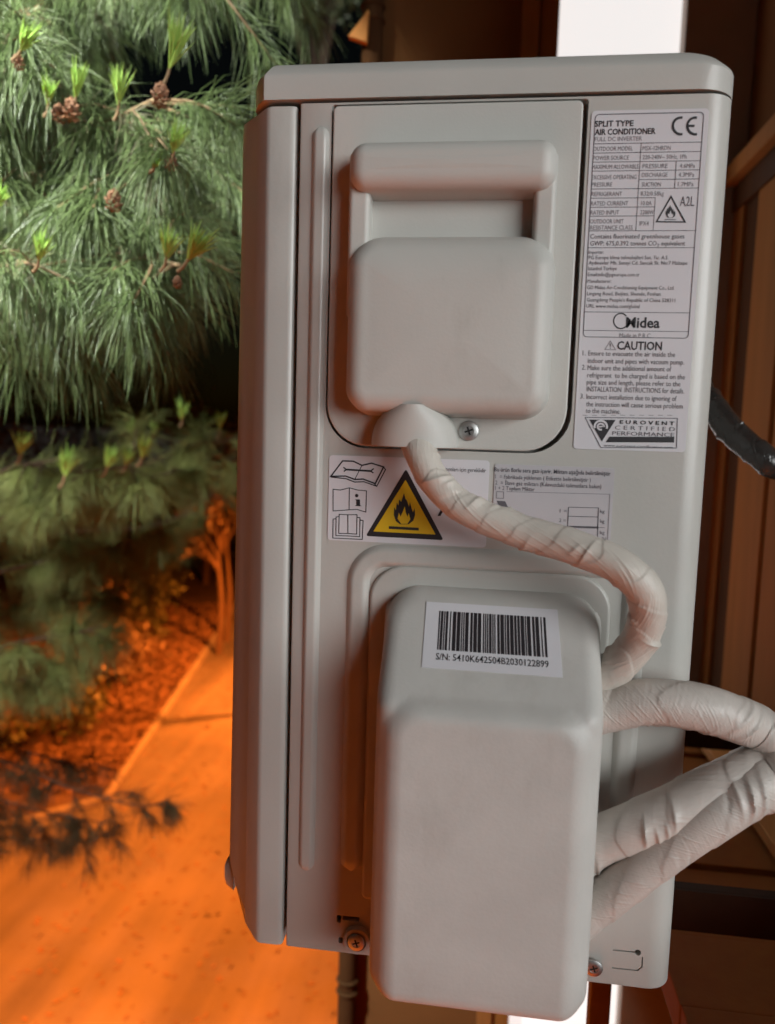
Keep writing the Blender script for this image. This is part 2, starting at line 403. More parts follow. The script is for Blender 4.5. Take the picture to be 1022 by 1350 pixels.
for i, (u, d) in enumerate([(281, 23.0), (293, 24.5)]):
    x = (u - 646) / F * d
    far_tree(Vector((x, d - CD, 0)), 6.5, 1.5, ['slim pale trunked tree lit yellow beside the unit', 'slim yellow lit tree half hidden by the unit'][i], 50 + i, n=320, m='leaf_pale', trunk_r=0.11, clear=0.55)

# assumed sodium street lamps, unseen; inferred from the orange light on the street
def assumed_street_lamp(base, arm, label, power, glow='lamp_glow'):
    t = thing('assumed_street_lamp', tuple(base), label, 'street lamp', 'assumed orange street lamps')
    hgt = 6.2; mb = MB()
    tube(mb, [base, base + Vector((0, 0, .8)), base + Vector((0, 0, .82)), base + Vector((0, 0, hgt))], lambda q, a, s: .085 if s < .81 else .06 - .015 * q, 12); mb.build('pole', 'lamp_steel', t)
    a3 = Vector((arm[0], arm[1], 0)); tip = base + Vector((0, 0, hgt + .35)) + a3
    mb = MB(); tube(mb, crom([base + Vector((0, 0, hgt - .1)), base + Vector((0, 0, hgt + .2)) + a3 * .3, tip], 8), .032, 8); mb.build('arm', 'lamp_steel', t)
    d = a3.normalized(); s = Vector((-d.y, d.x, 0)); mb = MB(); L = []
    for q, wd, ht in ((-.15, .05, .04), (0, .12, .09), (.25, .15, .11), (.5, .12, .07), (.58, .05, .03)):
        c = tip + d * q; L.append([c + s * wd * math.cos(k * math.pi / 6) + Vector((0, 0, max(-.02, ht * math.sin(k * math.pi / 6)))) for k in range(12)])
    mb.loops(L, True, True); mb.build('lamp_head', 'lamp_steel', t)
    mb = MB(); L = []
    for q, wd in ((.02, .06), (.1, .1), (.3, .11), (.44, .06)):
        c = tip + d * q; L.append([c + s * wd * math.cos(k * math.pi / 6) + Vector((0, 0, -.025 - .03 * (1 - abs(math.cos(k * math.pi / 6))) * (1 if k > 6 else 0))) for k in range(12)])
    mb.loops(L, True, True); mb.build('lamp_glass', glow, t)
    li = bpy.data.lights.new('sodium_light', 'SPOT'); li.energy = power; li.color = (1.0, 0.215, 0.022); li.spot_size = R(165); li.spot_blend = 0.6; li.shadow_soft_size = 0.12
    lo = bpy.data.objects.new('sodium_light', li); col.objects.link(lo); lo.parent = t; lo.location = tip + d * .25 + Vector((0, 0, -.12)) - base
    return t
assumed_street_lamp(Vector((-5.3, 18.0, 0)), (.9, .5), 'assumed orange street lamp hidden behind the unit', 15000)
assumed_street_lamp(Vector((-8.0, 5.2, 0)), (1.2, .3), 'assumed orange street lamp left of the picture near the pines', 8800)
assumed_street_lamp(Vector((-4.6, -3.5, 0)), (.9, .6), 'assumed orange street lamp behind the camera on the street', 13500)

# ================================================================== THE BUILDING
bld = thing('apartment_building', (0.5, 0.95, 0), 'dark brown building wing behind the unit with a brightly lit tall window', 'building')
YB = 0.95; XF = 0.412
xl = P(482, 0, YB).x; wl = P(737, 0, YB).x; wr = P(907, 0, YB).x; jl = P(690, 0, YB).x
zw0, zw1 = H - 1.40, H + 1.25
mb = MB()
mb.box((xl, YB, 0), (jl, YB + .25, H + 12)); mb.box((jl, YB, 0), (XF, YB + .25, zw0)); mb.box((jl, YB, zw1), (XF, YB + .25, H + 12))
mb.build('rear_wall', 'wall_brown', bld, smooth=False)
mb = MB(); mb.box((xl, YB + .25, 0), (xl + .25, YB + 70, H + 12)); mb.build('sun_block_wing_wall', 'wall_brown', bld, smooth=False)  # unseen wing side, lengthened to block the sun from the far trees
# facade with an unseen opening, added so the sun acts as room light
y0o, y1o, z0o, z1o = -1.9, 0.16, H - .31, H + 1.15
mb = MB()
mb.box((XF, y1o, 0), (XF + .22, YB + .25, H + 12)); mb.box((XF, -40, 0), (XF + .22, y0o, H + 12))  # unseen stretches added to keep the sun off street and far pines
mb.box((XF, y0o, 0), (XF + .22, y1o, z0o)); mb.box((XF, y0o, z1o), (XF + .22, y1o, H + 12))
mb.build('facade_added_opening', 'wall_brown', bld, smooth=False)
# window
wm = MB().box((wl, YB + .03, zw0 + .05), (wr, YB + .04, zw1 - .05)).build('window_pane', 'pane_lit', bld, smooth=False, label='bright white lit window pane')
for (a, b, m) in (((jl, YB - .012, zw0), (jl + (wl - jl) * .48, YB + .05, zw1), 'frame_wood'), ((jl + (wl - jl) * .5, YB - .004, zw0), (wl + .002, YB + .06, zw1), 'board_light'),
                  ((wr - .002, YB - .006, zw0), (XF - .001, YB + .05, zw1), 'jamb_grey'), ((wl + .002, YB - .006, zw0), (wr - .002, YB + .06, zw0 + .05), 'frame_wood'), ((wl + .002, YB - .006, zw1 - .05), (wr - .002, YB + .06, zw1), 'frame_wood')):
    MB().box(a, b).build('window_frame', m, bld, smooth=False, bevel=.003)
# upright boards on the facade
ybs = [0.20, 0.36, 0.52, 0.69, 0.823, 0.887, 0.948]
for i in range(6):
    m = ['board_brown', 'board_brown', 'board_brown', 'board_brown', 'board_dark', 'board_light'][i]
    MB().box((XF - .012 - (i % 2) * .004, ybs[i] + .004, H - .585), (XF - .0005, ybs[i + 1] - .004, H + .40)).build('board', m, bld, smooth=False, bevel=.002)
zt = PX(1022, 180, XF - .03).z
MB().box((XF - .035, .18, zt), (XF - .001, .947, zt + .03)).build('trim', 'board_brown', bld, smooth=False, bevel=.004)
MB().box((XF - .02, .18, zt - .045), (XF - .001, .947, zt - .002)).build('trim', 'board_dark', bld, smooth=False, bevel=.003)
zl = PX(1022, 1103, XF - .03).z
MB().box((XF - .050, .18, zl), (XF - .013, .947, zl + .016)).build('trim', 'ledge_orange', bld, smooth=False, bevel=.002)
# ledge of planks under the pipes
xlg = P(866, 1345, 0.28).x
for i, (a, b) in enumerate([(.10, .20), (.204, .31), (.314, .446), (.45, .532), (.536, .65), (.654, .79), (.794, .935)]):
    MB().box((xlg, a, zl - .05), (XF - .002, b, zl - .012 - .003 * (i % 3))).build('plank', 'board_light', bld, smooth=False, bevel=.002)
MB().box((xlg + .012, .09, zl - .075), (XF - .002, .94, zl - .053)).build('ledge_slab', 'wall_brown', bld, smooth=False)

# drain pipe at the corner
dp = P(461, 1340, YB - .03); dpx = xl + .018
t = thing('drain_pipe', (dpx, YB - .022, 0), 'dark brown drain pipe with collars at the wall corner', 'pipe')
mb = MB(); tube(mb, [Vector((dpx, YB - .022, 0)), Vector((dpx, YB - .022, H + 3.9))], .0185, 16); mb.build('pipe', 'pipe_brown', t)
for v in (17, 1303):
    z = P(470, v, YB - .03).z; mb = MB()
    for q in (-.012, .012): tube(mb, crom([Vector((dpx, YB - .022, z + q - .004)), Vector((dpx, YB - .022, z + q)), Vector((dpx, YB - .022, z + q + .004))], 3), lambda a, b, c: .0185 + .004 * math.sin(math.pi * max(.05, min(.95, a))), 16)
    mb.build('collar', 'pipe_brown', t)
# orange triangle at the corner
a, b, c = P(486, 12, YB - .06), P(459, 47, YB - .06), P(483, 55, YB - .06)
mb = MB(); prism(mb, [(a.x, a.z), (b.x, b.z), (c.x, c.z)], YB - .06, YB - .045)
tag(mb.build('awning_corner', 'awning', None, smooth=False, bevel=.001), 'small orange triangle of cloth beside the wall corner above the lid', 'awning')
# unseen slab and hanging lamp, added to light the pines from the front
MB().box((-1.7, -2.4, H + 2.5), (XF - .001, .30, H + 2.66)).build('added_lamp_slab', 'concrete', bld, smooth=False, bevel=.01)
LP = Vector((-1.2, -.6, H + 1.3)); aim = Vector((.14, 1.6, -1.2)).normalized()
t = thing('added_pine_lamp', (LP.x, LP.y, H + 2.5), 'unseen white shaded lamp added to light the pines', 'lamp')
mb = MB(); tube(mb, [LP + Vector((0, 0, 1.199)), LP - aim * .16 + Vector((0, 0, .03))], .005, 8); mb.build('cord', 'void', t)
mb = MB(); tube(mb, [LP - aim * q for q in (.19, .17, .10, .02, -.02)], lambda q, a, s: .02 + .075 * min(1, q * 1.1), 24); mb.build('lamp_shade', 'lamp_steel', t)
mb = MB(); tube(mb, [LP + aim * q for q in (.021, .035, .045, .05)], lambda q, a, s: .06 * math.sqrt(max(.02, 1 - q * q)), 16); mb.build('bulb', 'led_glow', t)
li = bpy.data.lights.new('lamp_light', 'SPOT'); li.energy = 520; li.color = (0.95, 1.0, 0.88); li.spot_size = R(66); li.spot_blend = .4; li.shadow_soft_size = .06
lo = bpy.data.objects.new('lamp_light', li); col.objects.link(lo); lo.parent = t; lo.location = LP + aim * .10 - Vector(t['_o'])
lo.rotation_euler = (-aim).to_track_quat('Z', 'Y').to_euler()

# ================================================================== PINES
def needles(shoots, m, name, parent, seed, width=.0011, kind='stuff', label=None, seg=3):
    """shoots: (base, tip, count, length, spread, droop)"""
    g = np.random.default_rng(seed); B = []; D = []; LN = []; DR = []
    for (b, t, n, ln, spread, droop) in shoots:
        b = np.array(b); t = np.array(t); ax = t - b; al = np.linalg.norm(ax) + 1e-9; ax = ax / al
        q = g.uniform(0, 1, n) ** .8
        pos = b + np.outer(q, t - b)
        rnd = g.normal(size=(n, 3)); rnd -= np.outer(rnd @ ax, ax); rnd /= np.linalg.norm(rnd, axis=1)[:, None]
        sp = (spread * g.uniform(.45, 1.25, n))[:, None]
        d = ax * np.cos(sp) + rnd * np.sin(sp) + g.normal(size=(n, 3)) * .06
        B.append(pos); D.append(d / np.linalg.norm(d, axis=1)[:, None]); LN.append(ln * g.uniform(.7, 1.15, n)); DR.append(droop * g.uniform(.5, 1.4, n))
    B = np.concatenate(B); D = np.concatenate(D); LN = np.concatenate(LN); DR = np.concatenate(DR); n = len(B)
    P_ = [B]; d = D.copy(); p = B.copy()
    for k in range(seg):
        d = d + np.stack([np.zeros(n), np.zeros(n), -DR / seg], 1); d /= np.linalg.norm(d, axis=1)[:, None]
        p = p + d * (LN / seg)[:, None]; P_.append(p.copy())
    s = np.cross(D, g.normal(size=(n, 3))); s /= np.linalg.norm(s, axis=1)[:, None]; u = np.cross(D, s)
    W = [.8, 1.0, .85, .15] if seg == 3 else [.8, 1, .15]
    V = []
    for k in range(seg + 1):
        for a in (0, 2.094, 4.189):
            V.append(P_[k] + (s * math.cos(a) + u * math.sin(a)) * width * .5 * W[k] * 1.1)
    V = np.stack(V, 1)                                             # n, 3*(seg+1), 3
    nv = 3 * (seg + 1); base = (np.arange(n) * nv)[:, None, None]
    fc = []
    for k in range(seg):
        for i in range(3):
            j = (i + 1) % 3; fc.append((3 * k + i, 3 * k + j, 3 * k + 3 + j, 3 * k + 3 + i))
    Fc = (base + np.array(fc, dtype=np.int64)[None]).reshape(-1)
    me = bpy.data.meshes.new(name); off = np.array(parent['_o'])
    me.vertices.add(n * nv); me.vertices.foreach_set('co', (V.reshape(-1, 3) - off).ravel())
    nf = n * len(fc)
    me.loops.add(nf * 4); me.loops.foreach_set('vertex_index', Fc.astype(np.int32))
    me.polygons.add(nf); me.polygons.foreach_set('loop_start', np.arange(0, nf * 4, 4, dtype=np.int32)); me.polygons.foreach_set('loop_total', np.full(nf, 4, np.int32))
    me.polygons.foreach_set('use_smooth', np.ones(nf, dtype=bool)); me.update(); me.materials.append(MATS[m])
    return link(name, me, parent, kind, label)

def pine(name_base, label, trunk_x, trunk_y, height):
    t = thing('pine_tree', (trunk_x, trunk_y, 0), label, 'tree', 'pines beside the building')
    mb = MB(); pth = crom([Vector((trunk_x, trunk_y, 0)), Vector((trunk_x + .08, trunk_y, height * .35)), Vector((trunk_x - .05, trunk_y + .05, height * .7)), Vector((trunk_x, trunk_y, height))], 10)
    tube(mb, pth, lambda q, a, s: .17 * (1 - .85 * q) * (1 + .06 * math.sin(5 * a + 3 * s) + .05 * math.sin(2 * a - 5 * s)), 14); mb.build('trunk', 'bark', t)
    return t
near = pine('near', 'near pine with long drooping needles and bright green young shoots', -2.3, 1.3, 10.5)
mid = pine('mid', 'farther pine with blurred dim branches below the near pine', -3.6, 3.4, 9.5)

def grow(tree, limbs, per, ln, cnt, m, seed, name='needles', width=.0011, spread=1.15, droop=1.6, rr=.30, jit=(.10, .10, .07), tw=.0022, lim=.009, m2=None):
    """limbs: lists of points from the trunk outwards; shoots sprout along the outer part"""
    g = random.Random(seed); sh = []; dry = []
    for pts in limbs:
        path = crom(pts, 10); mb = MB()
        tube(mb, path, lambda q, a, s: lim * (1 - .72 * q), 7)
        n = len(path)
        for k in range(per):
            i = int(n * (.30 + .69 * (k + g.random()) / per)); i = min(n - 2, i)
            b = path[i]; tg = (path[i + 1] - path[i]).normalized()
            d = (tg * g.uniform(.35, 1.0) + Vector((g.gauss(0, .6), g.gauss(0, .6), g.gauss(-.05, .35)))).normalized()
            L = rr * g.uniform(.4, 1.0); e = b + d * L + Vector((0, 0, -.02))
            mid_ = (b + e) / 2 + Vector((g.gauss(0, .012), g.gauss(0, .012), .012))
            pp = crom([b, mid_, e], 4); tube(mb, pp, lambda q, a, s: tw * (1 - .4 * q), 5)
            sh.append((mid_ * .6 + b * .4, e, cnt, ln, spread, droop))
            if m2 and g.random() < .25: dry.append((b, mid_, cnt // 4, ln * .9, 1.3, droop * 1.5))
        mb.build('branch', 'twig' if tw < .003 else 'bark', tree)
    o = needles(sh, m, name, tree, seed, width)
    if dry: needles(dry, m2, 'old_needles', tree, seed + 1, width)
    return sh

def limb(tree, uvd, rise=.1):
    """a limb from the trunk through places seen at (u, v) at depth d"""
    o = Vector(tree['_o']); q = [P(u, v, d) for u, v, d in uvd]
    f = q[0]; tx = o.x + .05; z0 = f.z - rise
    return [Vector((tx, o.y, z0)), (Vector((tx, o.y, z0)) * .45 + f * .55) + Vector((0, 0, .04))] + q
near_limbs = [limb(near, z) for z in (
    [(-60, 40, .75), (60, 10, .70), (190, -25, .66), (300, -30, .62)],
    [(-80, 10, 1.1), (90, -40, 1.0), (250, -60, .95), (380, -45, .9)],
    [(-60, 130, .62), (40, 150, .56), (120, 165, .52), (212, 128, .48)],
    [(-60, 170, .95), (60, 175, .85), (160, 165, .80), (250, 190, .75)],
    [(-50, 235, .60), (60, 240, .56), (150, 225, .52), (228, 216, .48)],
    [(-50, 265, 1.0), (60, 290, .90), (140, 300, .82), (205, 290, .75)],
    [(-40, 350, .62), (60, 345, .56), (160, 335, .52), (238, 350, .47)],
    [(-60, 360, .90), (40, 350, .82), (130, 350, .74), (200, 362, .68)],
    [(-60, 330, .50), (-10, 350, .46), (50, 356, .44)],
    [(-80, 80, .55), (-20, 75, .50), (26, 72, .47)],
)]
grow(near, near_limbs, 24, .100, 88, 'needle', 101, width=.0013, spread=1.0, droop=1.45, rr=.14, m2='needle_dry')
# the bright shoots of the year, each on its own bud
for i, (ub, vb, ut, vt, d, n) in enumerate([(222, 95, 243, 20, .47, 60), (156, 142, 161, 85, .50, 34), (99, 134, 104, 80, .50, 34), (63, 142, 66, 102, .50, 40), (26, 68, 45, 30, .47, 36),
                                            (228, 205, 238, 160, .46, 44), (203, 222, 208, 205, .47, 30), (246, 345, 272, 300, .44, 74), (50, 347, 57, 308, .44, 40), (-2, 275, 6, 245, .46, 34), (218, 345, 226, 300, .45, 44)]):
    d -= .10; b, e = P(ub, vb, d), P(ut, vt, d - .02); ax = e - b
    o = needles([(b, b + ax * .28, n, ax.length * .82, .33, .12)], 'needle_young', 'young_shoot', near, 300 + i, .0017, kind=None)
    mb = MB(); tube(mb, crom([b - ax * .30 + Vector((-.004, 0, 0)), b - ax * .1, b + ax * .25], 5), lambda q, a, s: .0020 - .0007 * q, 7); mb.build('shoot_stem', 'twig', near)
for i, (u, v, d, r) in enumerate([(212, 126, .46, .012), (94, 145, .49, .012), (78, 150, .50, .010), (150, 265, .46, .011), (226, 214, .46, .008), (234, 372, .44, .006), (24, 82, .47, .008)]):
    d -= .09; c = P(u, v, d); mb = MB()
    for k in range(26):
        zz = -1 + 2 * (k + .5) / 26; a = k * 2.4; q = math.sqrt(1 - zz * zz)
        p = c + Vector((q * math.cos(a) * .75, q * math.sin(a) * .75, zz * 1.25)) * r * .75
        nrm = (p - c).normalized(); s = nrm.cross(Vector((0, 0, 1)) + Vector((.01, 0, 0))).normalized() * r * .36; up = s.cross(nrm)
        mb.add([p + s, p + up * 1.2 + nrm * r * .25, p - s, p - up * .8, p + nrm * r * .35 + up * .6], [(0, 1, 4), (1, 2, 4), (2, 3, 4), (3, 0, 4), (0, 3, 2, 1)])
    mb.build('pine_cone', 'bud', near, smooth=False)

mid_limbs = [limb(mid, z) for z in (
    [(-60, 640, 1.7), (30, 612, 1.6), (90, 622, 1.55), (190, 612, 1.5)],
    [(-60, 700, 2.1), (60, 660, 2.0), (150, 640, 1.95), (240, 620, 1.9)],
    [(-30, 640, 2.6), (120, 640, 2.5), (220, 600, 2.4), (292, 580, 2.3)],
    [(-60, 760, 2.3), (60, 740, 2.2), (150, 720, 2.1), (235, 690, 2.0)],
    [(-60, 830, 2.7), (40, 800, 2.6), (120, 790, 2.5), (190, 760, 2.4)],
    [(-60, 880, 2.4), (10, 850, 2.3), (70, 840, 2.2), (120, 830, 2.1)],
    [(-60, 930, 2.6), (0, 905, 2.5), (50, 890, 2.4), (90, 880, 2.3)],
    [(-30, 700, 3.3), (100, 700, 3.2), (210, 690, 3.1), (285, 650, 3.0)],
)]
grow(mid, mid_limbs, 20, .13, 150, 'needle_far', 202, width=.0017, spread=1.15, droop=1.5, rr=.22, tw=.0035, lim=.014)
for i, (ub, vb, ut, vt, d, n) in enumerate([(26, 603, 32, 570, 1.6, 40), (84, 632, 92, 595, 1.55, 44), (140, 620, 148, 592, 1.5, 38), (165, 616, 170, 592, 1.55, 26), (186, 606, 193, 577, 1.5, 44), (240, 555, 240, 530, 1.9, 36), (290, 570, 292, 545, 2.2, 34), (172, 575, 176, 555, 1.9, 24), (202, 575, 204, 558, 1.9, 24)]):
    d -= .25; b, e = P(ub, vb, d), P(ut, vt, d - .02); ax = e - b
    needles([(b, b + ax * .3, n, ax.length * .9, .38, .1)], 'needle_young', 'young_shoot', mid, 400 + i, .003, kind=None)
    mb = MB(); tube(mb, crom([b - ax * .3 + Vector((-.008, 0, 0)), b - ax * .1, b + ax * .25], 4), .0032, 6); mb.build('shoot_stem', 'twig', mid)
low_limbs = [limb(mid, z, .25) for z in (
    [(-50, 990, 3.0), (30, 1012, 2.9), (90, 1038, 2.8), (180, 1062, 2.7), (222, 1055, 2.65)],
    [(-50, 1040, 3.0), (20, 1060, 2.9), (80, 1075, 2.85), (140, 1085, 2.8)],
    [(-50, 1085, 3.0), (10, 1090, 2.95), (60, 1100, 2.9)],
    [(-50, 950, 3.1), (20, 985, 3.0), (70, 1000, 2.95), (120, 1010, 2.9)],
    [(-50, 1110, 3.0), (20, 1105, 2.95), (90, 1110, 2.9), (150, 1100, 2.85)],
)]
grow(mid, low_limbs, 22, .12, 44, 'needle_low_shaded', 203, name='needles', width=.0022, spread=1.0, droop=1.3, rr=.16, tw=.0035, lim=.012)

# ================================================================== THE AIR CONDITIONER
ZB, ZT = H - .3515, H + .1970
X0, X1 = -.1235, .1317; YE = .77
ac = thing('air_conditioner', (0, .38, ZB), 'beige grey split air conditioner outdoor unit seen from its end', 'air conditioner')
# --- side panel with openings
pl, pr = P(437, 300).x, P(766, 200).x
zpb = P(600, 592).z
xr = X1 - .0170
rec = rrect(pl - .0012, pr + .0030, zpb - .0012, ZT - .0012, (.026, .026, .002, .002))
def slot(u0, v0, u1, v1, r=.001):
    a, b = P(u0, v1), P(u1, v0); return rrect(a.x, b.x, a.z, b.z, r, 3)
holes = [rec, slot(445, 1208, 449, 1214, .0006), slot(449, 1209.5, 477, 1212.5, .0005), slot(446, 1236, 450, 1241, .0006), ]
hr = P(841, 1256); hole_r = [(hr.x + .0021 * math.cos(R(a)), hr.z + .0021 * math.sin(R(a))) for a in range(0, 360, 30)]
ko = [P(*q) for q in ((808, 1251.5), (838, 1254.5), (838, 1256.3), (808, 1253.3))]; ko2 = [P(*q) for q in ((807, 1275.2), (840, 1278.6), (845.6, 1274.5), (846.4, 1262), (848, 1262), (847.2, 1275.4), (841, 1280.4), (807, 1276.8))]
holes = [rec, slot(444, 1207, 450, 1216, .0008), slot(452, 1209.6, 474, 1212.8, .0005), slot(446, 1236, 452, 1243, .0008), hole_r, [(p.x, p.z) for p in ko], [(p.x, p.z) for p in ko2]]
out = [(X0 + .002, ZB), (xr, ZB), (xr, ZT), (X0 + .002, ZT)]
mb = MB(); sheet(mb, out, holes, 0.0)
for h_ in holes: mb.loops([[(x, 0, z) for x, z in h_], [(x, .014, z) for x, z in h_]], cap1=True)
plan = [(X0 + .002, 0), (X0 + .0006, .0006), (X0, .002), (X0, YE), (X1, YE)] + [(xr + .0170 * math.sin(R(a)), .0170 - .0170 * math.cos(R(a))) for a in range(90, -1, -9)]
mb.loops([[(x, y, ZB) for x, y in plan], [(x, y, ZT) for x, y in plan]], cap0=True, cap1=True)
# drop the double front wall that the plan loop closes with (its last edge runs along y = 0)
n0 = len(mb.f)
mb.f = [f for f in mb.f if not (len(f) == 4 and all(abs(mb.v[i][1]) < 1e-7 for i in f) and max(mb.v[i][2] for i in f) - min(mb.v[i][2] for i in f) > .5 and max(mb.v[i][0] for i in f) - min(mb.v[i][0] for i in f) > .2)]
body = mb.build('side_panel', 'steel_paint', ac, ang=40, weld=True)
# --- front corner panel
fx = X0 - .0026; cx = P(346, 600).x
fpl = [(fx, .03), (fx, .0035), (fx - .0004, .0012), (fx - .0018, .0002), (fx - .004, -.0002), (cx + .003, -.0002), (cx + .001, .0002), (cx - .001, .0018), (cx - .0070, .0088), (cx - .0088, .0108), (cx - .0092, .0114), (cx - .0180, .0216), (cx - .0218, .0262), (cx - .0228, .0285), (cx - .0232, .0330), (cx - .0232, YE - .01), (fx, YE - .01)]
zbot = [ZB, ZB, ZB, ZB, ZB, ZB, ZB + .0003, ZB + .0008, ZB + .0045, ZB + .0060, ZB + .0150, ZB + .0290, ZB + .0400, ZB + .046, ZB + .046, ZB + .046, ZB]
ztop = ZT - .0006
fl = lambda x, k: cx + (x - cx) * k if x < cx else x               # the corner flares towards the foot
L = [[(fl(x, 1.27), y, z) for (x, y), z in zip(fpl, zbot)], [(fl(x, 1.06), y, ztop - .003) for x, y in fpl], [(fl(x, 1.06) + (.0006 if i < 5 else 0), y + .0006, ztop - .0008) for i, (x, y) in enumerate(fpl)], [(fl(x, 1.04), y + .002, ztop) for x, y in fpl]]
mb = MB(); mb.loops(L, cap0=True, cap1=True); fp = mb.build('front_corner_panel', 'steel_paint', ac, ang=28)
c = P(299, 1132, .05); mb = MB(); L = []
for s_, z in ((.2, -.0125), (.8, -.010), (1, -.004), (1, .004), (.75, .009), (.15, .0125)):
    L.append([(cx - .0282 - .0066 * s_, .034, c.z + z), (cx - .0282 - .0066 * s_, .062, c.z + z), (cx - .0265, .066, c.z + z), (cx - .0265, .030, c.z + z)])
mb.loops(L, True, True); mb.build('grille_clip', 'steel_paint', ac, bevel=.001)
# --- lid
lx0, lx1 = P(341, 118, .02).x, X1 + .0012
def lidring(ins, z):
    q = [(lx0 + .0105 + ins * .6, -.0025 + ins)] + [(lx1 - ins - (.024 - .024 * math.sin(R(a))), -.0025 + ins + .024 - .024 * math.cos(R(a))) for a in range(0, 91, 9)]
    q += [(lx1 - ins, YE + .004 - ins), (lx0 + ins, YE + .004 - ins), (lx0 + ins, .0150 + ins), (lx0 + .0045 + ins * .7, .0045 + ins)]
    return [(x, y, z) for x, y in q]
lz0, lz1 = ZT + .0016, H + .2138
mb = MB(); mb.loops([lidring(.0015, lz0 + .0002), lidring(.0, lz0), lidring(0, lz0 + .002), lidring(0, lz1 - .002), lidring(.0006, lz1 - .0004), lidring(.0018, lz1 + .0014), lidring(.0058, lz1 + .0064), lidring(.0085, lz1 + .0084), lidring(.013, lz1 + .0092)], cap0=True, cap1=True)
mb.build('lid', 'steel_paint', ac, ang=24)
# --- pressed ribs
def rib(path, half, hgt, name='pressed_rib', y=0.0):
    mb = MB(); L = []; n = len(path)
    for i in range(n):
        tg = (path[min(i + 1, n - 1)] - path[max(i - 1, 0)]).normalized(); s = Vector((tg.z, 0, -tg.x))
        e = min(1, math.sqrt(max(0, 1 - (1 - min((path[i] - path[0]).length, (path[i] - path[-1]).length) / half) ** 2)) if min((path[i] - path[0]).length, (path[i] - path[-1]).length) < half else 1)
        row = []
        for k in range(13):
            a = -1 + 2 * k / 12; hh = hgt * e * (1 - max(0, (abs(a) - .42) / .58) ** 1.6 if abs(a) < .99 else 0)
            row.append((path[i].x + s.x * a * half * max(.05, e), y - hh + .0003, path[i].z + s.z * a * half * max(.05, e)))
        L.append(row)
    mb.loops(L, closed=False); return mb.build(name, 'steel_paint', ac, ang=60)
xa = P(415, 600).x
def vline(x, za, zb, n=60): return [Vector((x, 0, za + (zb - za) * (1 - math.cos(math.pi * k / n)) / 2)) for k in range(n + 1)]
rib(vline(xa, P(415, 1148).z, P(415, 168).z), .0056, .0036)
xo = P(468, 950).x; zo = P(600, 737).z; xo2 = P(826, 950).x; zl_ = P(455, 1148).z; rc = .018
pth = [Vector((xo, 0, zl_ + (zo - rc - zl_) * k / 40)) for k in range(40)]
pth += [Vector((xo + rc - rc * math.cos(R(a)), 0, zo - rc + rc * math.sin(R(a)))) for a in range(0, 91, 6)]
pth += [Vector((xo + rc + (xo2 - xo - 2 * rc) * k / 20, 0, zo)) for k in range(1, 20)]
pth += [Vector((xo2 - rc + rc * math.sin(R(a)), 0, zo - rc + rc * math.cos(R(a)))) for a in range(0, 91, 6)]
pth += [Vector((xo2, 0, zo - rc + (zl_ - zo + rc) * k / 40)) for k in range(1, 41)]
rib(pth, .0076, .0040)
mb = MB(); a, b = P(489, 760), P(808, 748)
pillow(mb, a.x, b.x, P(500, 1185).z, P(600, 749).z, (.004, .004, .022, .022), .0030, .0022, base=-.0003)
mb.build('valve_plate', 'steel_paint', ac, ang=50)
# --- electrical cover
mb = MB(); pillow(mb, pl, pr, zpb, ZT - .0024, (.026, .026, .0035, .0035), .0018, .0012, base=-.010, n=10)
ec = mb.build('electrical_cover', 'plastic', ac, ang=50)
def rc_(u0, v0, u1, v1, p):           # rectangle in panel coordinates for something standing p off the panel
    um, vm = (u0 + u1) / 2, (v0 + v1) / 2
    return P(u0, vm, -p).x, P(u1, vm, -p).x, P(um, v1, -p).z, P(um, v0, -p).z
mb = MB(); q = rc_(459, 181, 736, 247, .026); pillow(mb, *q, (.010, .010, .010, .010), .0275, .0092, draft=.0015, dome=.0008, base=.001)
mb.build('grip_bar', 'plastic', ec, ang=60)
mb = MB(); q2 = rc_(459, 200, 487, 420, .016); pillow(mb, q2[0], q2[1], q2[2], q2[3], .003, .018, .003, base=.001)
q2 = rc_(702, 200, 731, 420, .016); pillow(mb, q2[0], q2[1], q2[2], q2[3], .003, .018, .003, base=.001)
q2 = rc_(470, 215, 720, 410, .006); zz0, zz1 = q2[2], q2[3]
pillow(mb, q2[0], q2[1], q2[2], q2[3], .002, lambda x, z: .009 - .005 * (z - zz0) / (zz1 - zz0), .001, base=.001)
mb.build('grip_housing', 'plastic', ec, ang=50)
mb = MB(); q = rc_(455, 301, 729, 545, .030); zc0, zc1 = q[2], q[3]
def hb(x, z):
    t = max(0, (z - (zc1 - .028)) / .028); return .031 - .011 * t * t
pillow(mb, *q, (.014, .014, .020, .020), hb, .011, draft=.002, dome=.0015, base=.001, n=12, nf=8)
mb.build('cover_bulge', 'plastic', ec, ang=60)
